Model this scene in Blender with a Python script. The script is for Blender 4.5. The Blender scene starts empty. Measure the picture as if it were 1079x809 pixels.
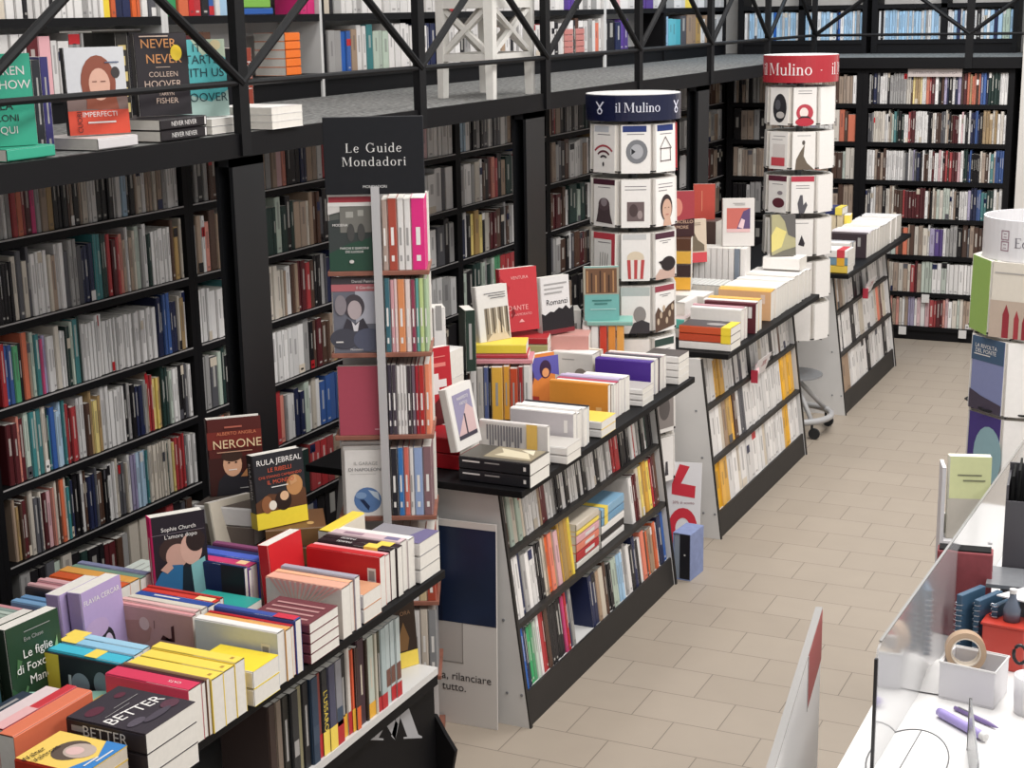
import bpy, math, random
from mathutils import Matrix, Vector
random.seed(7)
R = math.radians
scene = bpy.context.scene
COL = scene.collection

# ------------------------------------------------------------------ camera, light, exposure
F_PX, W_PX = 1634.861, 1079.0
cam = bpy.data.cameras.new('camera'); cam.sensor_width = 36.0; cam.sensor_fit = 'HORIZONTAL'
cam.lens = F_PX / W_PX * 36.0; cam.clip_start = 0.05; cam.clip_end = 60
camo = bpy.data.objects.new('camera', cam); COL.objects.link(camo); scene.camera = camo
PITCH, ROLL, YAW, CAMH = 0.2352, 0.0182, -0.4449, 2.617
def cam_axes():
    cy, sy, cp, sp = math.cos(YAW), math.sin(YAW), math.cos(PITCH), math.sin(PITCH)
    fwd = Vector((sy*cp, cy*cp, -sp)); r = Vector((cy, -sy, 0)); d = fwd.cross(r)
    cr, sr = math.cos(ROLL), math.sin(ROLL)
    return cr*r + sr*d, -sr*r + cr*d, fwd
AX, AY, AZ = cam_axes()
camo.matrix_world = Matrix(((AX.x, -AY.x, -AZ.x, 0), (AX.y, -AY.y, -AZ.y, 0), (AX.z, -AY.z, -AZ.z, CAMH), (0, 0, 0, 1)))
def project(p):
    q = Vector(p) - Vector((0, 0, CAMH)); z = max(q.dot(AZ), .05)
    return 539.5 + F_PX*q.dot(AX)/z, 404.5 + F_PX*q.dot(AY)/z

world = bpy.data.worlds.new('world'); scene.world = world; world.use_nodes = True
bg = world.node_tree.nodes['Background']; bg.inputs[0].default_value = (1.0, .985, .975, 1); bg.inputs[1].default_value = 0.45
def area(name, loc, sx, sy, power, col=(1, .98, .955), rot=(0, 0, 0)):
    l = bpy.data.lights.new(name, 'AREA'); l.shape = 'RECTANGLE'; l.size = sx; l.size_y = sy; l.energy = power; l.color = col
    o = bpy.data.objects.new(name, l); o.location = loc; o.rotation_euler = rot; COL.objects.link(o); return o
area('ceiling_lamp_front', (-0.6, 3.6, 4.6), 1.2, 3.2, 125)
area('ceiling_lamp_middle', (-0.6, 7.6, 4.6), 1.2, 3.2, 125)
area('ceiling_lamp_rear', (-1.6, 9.6, 4.5), 3.0, .8, 120, rot=(R(42), 0, 0))
area('ceiling_lamp_counter', (2.2, 4.2, 4.2), 1.2, 3.0, 115, rot=(0, R(35), 0))
area('ceiling_lamp_gallery', (-3.4, 6.5, 4.4), .5, 6.0, 55)
area('ceiling_lamp_gallery_rear', (-2.6, 12.3, 4.3), 2.6, .5, 40, (.62, .82, 1.0))
scene.view_settings.view_transform = 'Standard'; scene.view_settings.look = 'None'
scene.view_settings.exposure = 0.07; scene.view_settings.gamma = 1.0; scene.view_settings.use_curve_mapping = False

# ------------------------------------------------------------------ materials
def lin(c):
    if isinstance(c, str):
        c = c.lstrip('#'); c = [int(c[i:i+2], 16)/255 for i in (0, 2, 4)]
    return tuple((v/12.92 if v <= .04045 else ((v+.055)/1.055)**2.4) for v in c)
MATS = {}
def mat(name, col, rough=.5, metal=0, var=0.0, scale=40, bump=0, spec=.5, coat=0):
    if name in MATS: return MATS[name]
    m = bpy.data.materials.new(name); m.use_nodes = True; nt = m.node_tree; b = nt.nodes['Principled BSDF']
    c = lin(col); b.inputs['Base Color'].default_value = (*c, 1); b.inputs['Roughness'].default_value = rough
    b.inputs['Metallic'].default_value = metal; b.inputs['Specular IOR Level'].default_value = spec; b.inputs['Coat Weight'].default_value = coat
    if var or bump:
        tc = nt.nodes.new('ShaderNodeTexCoord'); n = nt.nodes.new('ShaderNodeTexNoise'); n.inputs['Scale'].default_value = scale; n.inputs['Detail'].default_value = 4
        nt.links.new(tc.outputs['Object'], n.inputs['Vector'])
        if var:
            r = nt.nodes.new('ShaderNodeValToRGB')
            r.color_ramp.elements[0].position = .3; r.color_ramp.elements[1].position = .7
            r.color_ramp.elements[0].color = (*[v*(1-var) for v in c], 1); r.color_ramp.elements[1].color = (*[min(1, v*(1+var)) for v in c], 1)
            nt.links.new(n.outputs['Fac'], r.inputs['Fac']); nt.links.new(r.outputs['Color'], b.inputs['Base Color'])
        if bump:
            bn = nt.nodes.new('ShaderNodeBump'); bn.inputs['Strength'].default_value = bump; bn.inputs['Distance'].default_value = .004
            nt.links.new(n.outputs['Fac'], bn.inputs['Height']); nt.links.new(bn.outputs['Normal'], b.inputs['Normal'])
    MATS[name] = m; return m
def print_mat(name, rough, grain=0.05):
    m = bpy.data.materials.new(name); m.use_nodes = True; nt = m.node_tree; b = nt.nodes['Principled BSDF']
    a = nt.nodes.new('ShaderNodeVertexColor'); a.layer_name = 'Col'
    tc = nt.nodes.new('ShaderNodeTexCoord'); n = nt.nodes.new('ShaderNodeTexNoise'); n.inputs['Scale'].default_value = 60; n.inputs['Detail'].default_value = 3
    nt.links.new(tc.outputs['Object'], n.inputs['Vector'])
    mr = nt.nodes.new('ShaderNodeMapRange'); mr.inputs['To Min'].default_value = 1-grain; mr.inputs['To Max'].default_value = 1+grain
    nt.links.new(n.outputs['Fac'], mr.inputs['Value'])
    mx = nt.nodes.new('ShaderNodeVectorMath'); mx.operation = 'SCALE'
    nt.links.new(a.outputs['Color'], mx.inputs[0]); nt.links.new(mr.outputs['Result'], mx.inputs['Scale'])
    nt.links.new(mx.outputs['Vector'], b.inputs['Base Color']); b.inputs['Roughness'].default_value = rough; b.inputs['Specular IOR Level'].default_value = .35
    return m
M_COVER = print_mat('printed_cover', .42)
M_PAGES = print_mat('paper_pages', .85, .08)
M_LET = print_mat('printed_lettering', .5, .0)
M_BLACK = mat('black_lacquer', '#08070a', .62, var=.12, scale=12, spec=.22)
M_BLACKM = mat('black_metal', '#0a0a0d', .6, .0, var=.1, scale=20, spec=.25)
M_DARK = mat('dark_brown_board', '#1e1a18', .6, var=.12, scale=14)
M_WHITE = mat('white_laminate', '#cfcdcb', .45, var=.03, scale=6)
M_GREY = mat('grey_metal', '#8e9094', .35, .35, var=.06)
M_WOOD = mat('reddish_wood', '#8a5848', .55, var=.2, scale=18)
M_WWOOD = mat('white_painted_wood', '#d9d6d0', .5, var=.04, scale=25)
M_CHROME = mat('chrome', '#c8c8cc', .15, 1.0)
M_RUBBER = mat('black_rubber', '#1d1d1f', .8)
M_WALL = mat('white_plaster', '#c9c4bf', .9, var=.03, scale=8, bump=.05)

def floor_mat():
    m = bpy.data.materials.new('beige_floor_tiles'); m.use_nodes = True; nt = m.node_tree; b = nt.nodes['Principled BSDF']
    tc = nt.nodes.new('ShaderNodeTexCoord'); mp = nt.nodes.new('ShaderNodeMapping'); mp.inputs['Location'].default_value = (2.1324+.17+.34*20, -(6.7765-.2362*40), 0)
    br = nt.nodes.new('ShaderNodeTexBrick'); br.offset = .5; br.squash = 1
    br.inputs['Scale'].default_value = 1; br.inputs['Brick Width'].default_value = .34; br.inputs['Row Height'].default_value = .2362
    br.inputs['Mortar Size'].default_value = .0022; br.inputs['Mortar Smooth'].default_value = .2; br.inputs['Bias'].default_value = 0
    br.inputs['Color1'].default_value = (*lin('#a09486'), 1); br.inputs['Color2'].default_value = (*lin('#9c9082'), 1); br.inputs['Mortar'].default_value = (*lin('#756b61'), 1)
    nt.links.new(tc.outputs['Object'], mp.inputs['Vector']); nt.links.new(mp.outputs['Vector'], br.inputs['Vector'])
    n = nt.nodes.new('ShaderNodeTexNoise'); n.inputs['Scale'].default_value = 7; n.inputs['Detail'].default_value = 6
    nt.links.new(tc.outputs['Object'], n.inputs['Vector'])
    mr = nt.nodes.new('ShaderNodeMapRange'); mr.inputs['To Min'].default_value = .95; mr.inputs['To Max'].default_value = 1.05
    nt.links.new(n.outputs['Fac'], mr.inputs['Value'])
    vm = nt.nodes.new('ShaderNodeVectorMath'); vm.operation = 'SCALE'
    nt.links.new(br.outputs['Color'], vm.inputs[0]); nt.links.new(mr.outputs['Result'], vm.inputs['Scale']); nt.links.new(vm.outputs['Vector'], b.inputs['Base Color'])
    bn = nt.nodes.new('ShaderNodeBump'); bn.inputs['Strength'].default_value = .35; bn.inputs['Distance'].default_value = .002; bn.invert = True
    nt.links.new(br.outputs['Fac'], bn.inputs['Height']); nt.links.new(bn.outputs['Normal'], b.inputs['Normal'])
    b.inputs['Roughness'].default_value = .48; b.inputs['Specular IOR Level'].default_value = .35
    return m
def carpet_mat():
    m = mat('grey_carpet', '#6a6a68', .95, var=.75, scale=45, bump=.8); return m
def glass_mat(name, tint, alpha_rough=.02):
    m = bpy.data.materials.new(name); m.use_nodes = True; nt = m.node_tree; nt.nodes.remove(nt.nodes['Principled BSDF'])
    out = nt.nodes['Material Output']; tr = nt.nodes.new('ShaderNodeBsdfTransparent'); tr.inputs[0].default_value = (*tint, 1)
    gl = nt.nodes.new('ShaderNodeBsdfGlossy'); gl.inputs['Roughness'].default_value = .12
    df = nt.nodes.new('ShaderNodeBsdfDiffuse'); df.inputs[0].default_value = (.75, .75, .76, 1)
    fr = nt.nodes.new('ShaderNodeFresnel'); fr.inputs[0].default_value = 1.14
    mx = nt.nodes.new('ShaderNodeMixShader'); m2 = nt.nodes.new('ShaderNodeMixShader'); m2.inputs[0].default_value = .24  # diffuse share paints a pale haze in place of greyish reflections on the pane
    nt.links.new(fr.outputs[0], mx.inputs[0]); nt.links.new(tr.outputs[0], mx.inputs[1]); nt.links.new(gl.outputs[0], mx.inputs[2])
    nt.links.new(mx.outputs[0], m2.inputs[1]); nt.links.new(df.outputs[0], m2.inputs[2]); nt.links.new(m2.outputs[0], out.inputs[0])
    return m
M_PLEXI = glass_mat('clear_acrylic', (.93, .94, .95))
M_CLEAR = glass_mat('clear_plastic', (.97, .97, .98))

# palette of cover colours: letter -> (sRGB, name)
PAL = {'w': ('#dcd8d5', 'white'), 'c': ('#cbbfae', 'cream'), 'g': ('#9d9a98', 'light grey'), 'G': ('#55545a', 'grey'), 'k': ('#1f1c20', 'black'),
       'r': ('#b3252b', 'red'), 'R': ('#5e1c22', 'maroon'), 'o': ('#d9622f', 'orange'), 'y': ('#efd25a', 'yellow'), 'Y': ('#b08a45', 'ochre'), 'Z': ('#e0a836', 'golden yellow'),
       'b': ('#2a5aa5', 'blue'), 'B': ('#232a4e', 'navy'), 'l': ('#9fbfd8', 'light blue'), 't': ('#2f7f82', 'teal'), 'T': ('#1f3b36', 'dark green'),
       'n': ('#3f9a63', 'green'), 'a': ('#b4c2b2', 'pale green'), 'p': ('#dba6ab', 'pink'), 'm': ('#d92c78', 'magenta'), 'v': ('#55398a', 'purple'),
       'V': ('#9f93bd', 'lilac'), 'u': ('#573a2c', 'brown'), 'U': ('#a58a72', 'tan'), 'q': ('#55bccb', 'turquoise'), 's': ('#dd7f68', 'salmon'), 'P': ('#ddd8d0', 'paper'), 'W': ('#e8e4e0', 'bright white')}
def colr(c):
    return lin(PAL[c][0]) if c in PAL else lin(c)
def jitter(c, a=.1):
    k = 1 + random.uniform(-a, a); return tuple(min(1, max(0, v*k)) for v in c)

# ------------------------------------------------------------------ mesh builder
class MB:
    def __init__(s): s.v = []; s.f = []; s.c = []
    def add(s, vs, fs, col=None, M=None):
        n = len(s.v)
        s.v += [tuple(M @ Vector(p)) for p in vs] if M is not None else [tuple(p) for p in vs]
        for f in fs: s.f.append(tuple(i+n for i in f)); s.c.append(col or (.8, .8, .8))
    def box(s, x0, y0, z0, x1, y1, z1, col=None, M=None):
        s.add([(x0, y0, z0), (x1, y0, z0), (x1, y1, z0), (x0, y1, z0), (x0, y0, z1), (x1, y0, z1), (x1, y1, z1), (x0, y1, z1)],
              [(0, 3, 2, 1), (4, 5, 6, 7), (0, 1, 5, 4), (1, 2, 6, 5), (2, 3, 7, 6), (3, 0, 4, 7)], col, M); return s
    def prism(s, pts, z0, z1, col=None, M=None, axis='z'):
        n = len(pts)
        def P(a, b, c): return {'z': (a, b, c), 'y': (a, c, b), 'x': (c, a, b)}[axis]
        vs = [P(a, b, z0) for a, b in pts] + [P(a, b, z1) for a, b in pts]
        fs = [tuple(range(n))[::-1], tuple(range(n, 2*n))] + [(i, (i+1) % n, n+(i+1) % n, n+i) for i in range(n)]
        s.add(vs, fs, col, M); return s
    def tube(s, pts, r, seg=10, col=None, closed=False, M=None):
        pts = [Vector(p) for p in pts]; n = len(pts); vs = []; fs = []
        for i, p in enumerate(pts):
            a = pts[i-1] if (i > 0 or closed) else p; b = pts[(i+1) % n] if (i < n-1 or closed) else p
            d = (b-a).normalized(); up = Vector((0, 0, 1)) if abs(d.z) < .9 else Vector((1, 0, 0))
            x = d.cross(up).normalized(); y = x.cross(d)
            for k in range(seg):
                t = 2*math.pi*k/seg; vs.append(p + x*r*math.cos(t) + y*r*math.sin(t))
        for i in range(n if closed else n-1):
            for k in range(seg):
                j = (i+1) % n; fs.append((i*seg+k, i*seg+(k+1) % seg, j*seg+(k+1) % seg, j*seg+k))
        if not closed: fs += [tuple(range(seg))[::-1], tuple(range((n-1)*seg, n*seg))]
        s.add(vs, fs, col, M); return s
    def lathe(s, prof, seg=32, col=None, M=None, a0=0, a1=2*math.pi):
        full = abs(a1-a0-2*math.pi) < 1e-6; m = seg if full else seg+1; vs = []; fs = []
        for r, z in prof:
            for k in range(m):
                t = a0 + (a1-a0)*k/seg; vs.append((r*math.cos(t), r*math.sin(t), z))
        for i in range(len(prof)-1):
            for k in range(seg):
                kk = (k+1) % m; fs.append((i*m+k, i*m+kk, (i+1)*m+kk, (i+1)*m+k))
        s.add(vs, fs, col, M); return s
    def build(s, name, m, parent=None, loc=None, smooth=False, usecol=None):
        me = bpy.data.meshes.new(name); me.from_pydata(s.v, [], s.f); me.update()
        if usecol is None: usecol = m in (M_COVER, M_PAGES, M_LET)
        if usecol:
            ca = me.color_attributes.new('Col', 'FLOAT_COLOR', 'CORNER'); buf = []
            for f, c in zip(s.f, s.c): buf += [c[0], c[1], c[2], 1.0]*len(f)
            ca.data.foreach_set('color', buf)
        me.materials.append(m)
        if smooth: me.polygons.foreach_set('use_smooth', [True]*len(me.polygons))
        o = bpy.data.objects.new(name, me); COL.objects.link(o)
        if parent: o.parent = parent
        if loc is not None: o.location = loc
        return o
def tag(o, label=None, cat=None, group=None, kind=None):
    for k, v in (('label', label), ('category', cat), ('group', group), ('kind', kind)):
        if v: o[k] = v
    return o
def empty(name, loc=(0, 0, 0), label=None, cat=None, group=None, rz=0, M=None):
    o = bpy.data.objects.new(name, None); o.empty_display_size = .1; COL.objects.link(o)
    if M is not None: o.matrix_world = M
    else: o.location = loc; o.rotation_euler = (0, 0, rz)
    return tag(o, label, cat, group)
def struct(name, mb, m): return tag(mb.build(name, m), kind='structure')
def bevel(o, w=.004, seg=2):
    b = o.modifiers.new('bevel', 'BEVEL'); b.width = w; b.segments = seg; b.limit_method = 'ANGLE'; return o
_TXT = {}
def text_geo(s, size, align='CENTER', spacing=1.0, bold=0.0, shear=0):
    """vertices (u,v) and faces of flat lettering"""
    key = (s, size, align, spacing, bold, shear)
    if key in _TXT: return _TXT[key]
    cu = bpy.data.curves.new('lettering', 'FONT'); cu.body = s; cu.size = size; cu.align_x = align; cu.align_y = 'CENTER'
    cu.space_character = spacing; cu.offset = bold; cu.resolution_u = 3; cu.shear = shear
    o = bpy.data.objects.new('lettering', cu); me = bpy.data.meshes.new_from_object(o)
    r = ([(v.co.x, v.co.y) for v in me.vertices], [tuple(p.vertices) for p in me.polygons])
    bpy.data.objects.remove(o); bpy.data.meshes.remove(me); bpy.data.curves.remove(cu); _TXT[key] = r; return r

# a small seriffed alphabet for the shop signs (units: cap height .7, x-height .45)
def serif_text(word, size, track=.06):
    """list of polygons (u, v) centred on the origin, and the width"""
    polys = []; x = 0.0
    def q(x0, y0, x1, y1): polys.append([(x+x0, y0), (x+x1, y0), (x+x1, y1), (x+x0, y1)])
    def arc(cx, cy, rx, ry, tx, ty, a0, a1):
        n = 14
        for k in range(n):
            t0, t1 = R(a0+(a1-a0)*k/n), R(a0+(a1-a0)*(k+1)/n)
            polys.append([(x+cx+rx*math.cos(t0), cy+ry*math.sin(t0)), (x+cx+rx*math.cos(t1), cy+ry*math.sin(t1)), (x+cx+(rx-tx)*math.cos(t1), cy+(ry-ty)*math.sin(t1)), (x+cx+(rx-tx)*math.cos(t0), cy+(ry-ty)*math.sin(t0))])
    def stem(x0, h, w=.085, left=True, foot=True):
        q(x0, 0, x0+w, h)
        if foot: q(x0-.045, 0, x0+w+.045, .03)
        if left: polys.append([(x+x0-.05, h-.045), (x+x0, h-.05), (x+x0, h), (x+x0-.05, h-.025)])
    for ch in word:
        w = .3
        if ch == 'i': stem(.05, .45); arc(.0925, .6, .052, .052, .052, .052, 0, 360); w = .19
        elif ch == 'l': stem(.05, .7); w = .19
        elif ch == 'L': stem(.05, .7, .1, False); q(.005, .67, .2, .7); q(.05, 0, .46, .035); q(.43, 0, .46, .16); w = .5
        elif ch == 'M':
            q(.07, 0, .11, .7); q(.62, 0, .72, .7); q(.01, 0, .17, .03); q(.56, 0, .78, .03); q(.01, .67, .13, .7); q(.62, .67, .78, .7)
            polys.append([(x+.09, .7), (x+.19, .7), (x+.41, .14), (x+.37, .04)]); polys.append([(x+.37, .04), (x+.41, .14), (x+.64, .7), (x+.62, .6)]); w = .8
        elif ch == 'u': q(.05, .12, .13, .45); q(0, .42, .05, .45); arc(.215, .15, .165, .16, .08, .04, 180, 330); q(.33, 0, .41, .45); q(.28, .42, .33, .45); q(.41, 0, .46, .03); w = .47
        elif ch == 'n': stem(.05, .45); arc(.215, .29, .165, .16, .08, .04, 0, 150); q(.30, 0, .38, .29); q(.255, 0, .425, .03); w = .44
        elif ch == 'r': stem(.05, .45); arc(.23, .31, .14, .14, .05, .04, 60, 170); arc(.28, .39, .045, .045, .045, .045, 0, 360); w = .33
        elif ch == 'o': arc(.22, .225, .215, .235, .085, .035, 0, 360); w = .44
        elif ch == 'e': arc(.21, .225, .205, .235, .085, .035, 20, 325); q(.05, .235, .385, .27); w = .41
        elif ch == 'd': arc(.20, .225, .195, .235, .08, .035, 40, 320); q(.33, 0, .41, .7); q(.28, .67, .33, .7); q(.41, 0, .46, .03); w = .47
        elif ch == 'a': arc(.17, .13, .165, .14, .075, .035, 40, 320); arc(.18, .32, .16, .14, .05, .04, 0, 160); q(.26, .05, .34, .33); q(.30, 0, .40, .04); w = .4
        elif ch == 'G': arc(.34, .35, .33, .365, .1, .035, 45, 325); q(.55, .05, .645, .3); q(.47, .28, .71, .31); q(.56, .5, .59, .69); w = .72
        elif ch == 'E': stem(.05, .7, .1, False); q(.005, .67, .46, .7); q(.05, 0, .46, .035); q(.15, .34, .36, .37); q(.43, .56, .46, .7); q(.43, 0, .46, .15); w = .5
        elif ch == 'z': q(.02, .415, .37, .45); q(.02, 0, .37, .035); polys.append([(x+.02, .03), (x+.12, .03), (x+.37, .42), (x+.27, .42)]); w = .39
        elif ch == '-': q(.03, .2, .2, .26); w = .23
        x += w+track
    tot = x-track
    return [[((u-tot/2)*size, (v-.33)*size) for u, v in p] for p in polys], tot*size

# ------------------------------------------------------------------ books
BOOKS = []
def norm_col(c): return colr(c) if isinstance(c, str) else c
def book_geo(b):
    w, h, t = b['w'], b['h'], b['t']; c = min(.0016 if not b.get('hard') else .003, t*.2); bv = min(.004, t*.25)
    S, Fc, Bk = b['spine'], b['front'], b['back']
    out = [(w, 0), (bv, 0), (0, bv), (0, t-bv), (bv, t), (w, t)]; inn = [(w, c), (c, c), (c, t-c), (w, t-c)]
    V = [(x, y, 0) for x, y in out+inn] + [(x, y, h) for x, y in out+inn]
    cv = MB()
    cv.add(V, [(0, 10, 11, 1), (6, 7, 17, 16)][:1], Fc)
    n = len(cv.f)
    fs = [((1, 11, 12, 2), S), ((2, 12, 13, 3), S), ((3, 13, 14, 4), S), ((4, 14, 15, 5), Bk), ((5, 15, 19, 9), Bk), ((6, 16, 10, 0), Fc),
          ((7, 17, 16, 6), (.7, .68, .64)), ((8, 18, 17, 7), (.7, .68, .64)), ((9, 19, 18, 8), (.7, .68, .64)),
          ((0, 1, 7, 6), Fc), ((1, 2, 3, 4, 8, 7), S), ((4, 5, 9, 8), Bk), ((10, 16, 17, 11), Fc), ((11, 17, 18, 14, 13, 12), S), ((14, 18, 19, 15), Bk)]
    for f, col in fs: cv.f.append(f); cv.c.append(col)
    pg = MB(); ins = .003 if b.get('hard') else .0006
    pg.box(c, c, ins, w-ins-.0004, t-c, h-ins, b['pages'])
    lts = []; k = 0
    for d in b.get('art', []):
        k += 1; e = -.00035*k-.0003; col = norm_col(d[-1]) if d[0] != 't' else norm_col(d[5])
        if d[0] == 'r':
            _, u0, v0, u1, v1, _c = d; cv.add([(u0, e, v0), (u1, e, v0), (u1, e, v1), (u0, e, v1)], [(0, 1, 2, 3)], col)
        elif d[0] == 'e':
            _, cu, cvv, ru, rv, _c = d
            cv.add([(cu+ru*math.cos(a*math.pi/10), e, cvv+rv*math.sin(a*math.pi/10)) for a in range(20)], [tuple(range(20))], col)
        elif d[0] == 'p':
            cv.add([(u, e, v) for u, v in d[1]], [tuple(range(len(d[1])))], col)
        elif d[0] == 't':
            s, u, v, size = d[1:5]; rot = d[6] if len(d) > 6 else 0; al = d[7] if len(d) > 7 else 'CENTER'
            vs, fs2 = text_geo(s, size, al, 1.0, 0); cr, sr = math.cos(R(rot)), math.sin(R(rot))
            lt = MB(); lts.append(lt); lt.add([(u+x*cr-y*sr, e-.0003, v+x*sr+y*cr) for x, y in vs], fs2, col)
    for d in b.get('sart', []):
        e = -.0006
        if d[0] == 'r':
            _, y0, z0, y1, z1, col = d; cv.add([(e, y1, z0), (e, y0, z0), (e, y0, z1), (e, y1, z1)], [(0, 1, 2, 3)], norm_col(col))
        else:
            _, s, z, size, col = d; vs, fs2 = text_geo(s, size, 'CENTER', 1.0, 0)
            # spine reads downwards
            lt = MB(); lts.append(lt); lt.add([(e*1.6, t/2 - y, z - x) for x, y in vs], fs2, norm_col(col))
    for d in b.get('band', []):
        # paper band wrapped round front and spine
        v0, v1, col = d; e = -.0012; col = norm_col(col)
        cv.add([(e, e, v0), (w, e, v0), (w, e, v1), (e, e, v1), (e, t-e, v0), (e, t-e, v1)], [(0, 1, 2, 3), (4, 0, 3, 5)], col)
    return cv, pg, lts
def add_book(M, w, h, t, spine, front=None, back=None, pages='P', label=None, group=None, row=None, colname=None, must=False, name='book', **kw):
    s = norm_col(spine); f = norm_col(front) if front else s; bk = norm_col(back) if back else f
    b = dict(M=M, w=w, h=h, t=t, spine=s, front=f, back=bk, pages=norm_col(pages), label=label, group=group, row=row, colname=colname or (PAL[spine][1] if isinstance(spine, str) and spine in PAL else 'printed'), must=must, name=name, **kw)
    BOOKS.append(b); return b
def T(x, y, z): return Matrix.Translation((x, y, z))
def RZ(a): return Matrix.Rotation(R(a), 4, 'Z')
def RX(a): return Matrix.Rotation(R(a), 4, 'X')
def axes(X, Y, Z, o): return Matrix(((X[0], Y[0], Z[0], o[0]), (X[1], Y[1], Z[1], o[1]), (X[2], Y[2], Z[2], o[2]), (0, 0, 0, 1)))
def spineup(xr, y0, z, L, H, t, col, label, face=None, rot=0, **kw):
    M = T(xr, y0, z) @ RZ(rot) @ axes((0, 0, -1), (0, 1, 0), (1, 0, 0), (-L, 0, H))
    return add_book(M, H, L, t, col, face, label=label, must=True, **kw)
def spineup_y(x0, y0, z, L, H, t, col, label, face=None, rot=0, **kw):
    M = T(x0, y0, z) @ RZ(rot) @ axes((0, 0, -1), (-1, 0, 0), (0, 1, 0), (0, 0, H))
    return add_book(M, H, L, t, col, face, label=label, must=True, **kw)
def flat(cx, cy, z, L, W, t, col, label, face=None, rot=0, **kw):
    M = T(cx, cy, z) @ RZ(rot) @ axes((0, 1, 0), (0, 0, -1), (-1, 0, 0), (L/2, -W/2, t))
    return add_book(M, W, L, t, col, face, label=label, must=True, **kw)
def faceout(cx, cy, z, rot, w, h, t, col, label, face=None, tilt=6, **kw):
    M = T(cx, cy, z) @ RZ(rot) @ RX(-tilt) @ T(-w/2, 0, 0)
    return add_book(M, w, h, t, col, face, label=label, must=True, **kw)
def upright(x, y, z, rot, w, h, t, col, label, **kw):
    """spine faces the direction rot (0 = towards -y); x,y is the middle of the spine"""
    M = T(x, y, z) @ RZ(rot) @ axes((0, 1, 0), (-1, 0, 0), (0, 0, 1), (t/2, 0, 0))
    return add_book(M, w, h, t, col, label=label, must=True, **kw)
def desat(c, k):
    l = .25*c[0]+.6*c[1]+.15*c[2]; return tuple(max(0, l+(v-l)*k) for v in c)
def spine_deco(b):
    """printed title stripe, bands and publisher mark of a shelved spine"""
    t, h = b['t'], b['h']; s = b['spine']; lum = sum(s)/3; ink = jitter((.75, .72, .66), .15) if lum < .18 else jitter((.08, .07, .08), .3)
    out = []; r = random.random()
    if r < .75:
        z0 = h*random.uniform(.35, .5); z1 = h*random.uniform(.7, .92); k = random.uniform(.1, .2)
        mix = tuple(.45*a+.55*c for a, c in zip(ink, s))
        out.append(('r', t*(.5-k), z0, t*(.5+k), z1, mix))
    if random.random() < .35: out.append(('r', t*.28, h*.06, t*.72, h*.1, tuple(.5*a+.5*c for a, c in zip(ink, s))))
    if random.random() < .10: 
        z = random.choice((.0, .62, .8)); out.append(('r', t*.02, h*z+.002, t*.98, h*(z+.18), jitter(colr(random.choice('wkrcBG')), .15)))
    b['sart'] = out
ORD = lambda n: f"{n}{'th' if 10 <= n % 100 <= 20 else {1: 'st', 2: 'nd', 3: 'rd'}.get(n % 10, 'th')}"
def fill_row(seq, a0, a1, place, row, group, h=(.2, .26), w=.15, frm='left', maxh=.275, jit=.012, wt=None, must=False, gap=0.0, sat=1.0):
    ts = []
    for i, ch in enumerate(seq): ts.append((wt[i] if wt else random.uniform(.6, 1.5)))
    k = (a1-a0)/sum(ts); a = a0; hh = random.uniform(*h); lst = []
    for i, ch in enumerate(seq):
        t = ts[i]*k
        if i == 0 or seq[i-1] != ch or random.random() < .15: hh = random.uniform(*h)
        if ch != '.':
            tt = max(.003, t*.985-gap); b = add_book(place(a, tt, random.uniform(0, jit)), w, min(maxh, hh+random.uniform(-.003, .003)), tt, ch, row=row, group=group, must=must)
            b['spine'] = desat(jitter(b['spine'], .14), sat*random.uniform(.85, 1.1)); b['front'] = b['back'] = jitter(b['spine'], .05); b['pages'] = jitter(b['pages'], .1); spine_deco(b); lst.append(b)
        a += t
    n = len(lst)
    for i, b in enumerate(lst): b['idx'] = (i+1) if frm == 'left' else n-i; b['frm'] = frm
    return lst
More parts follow.
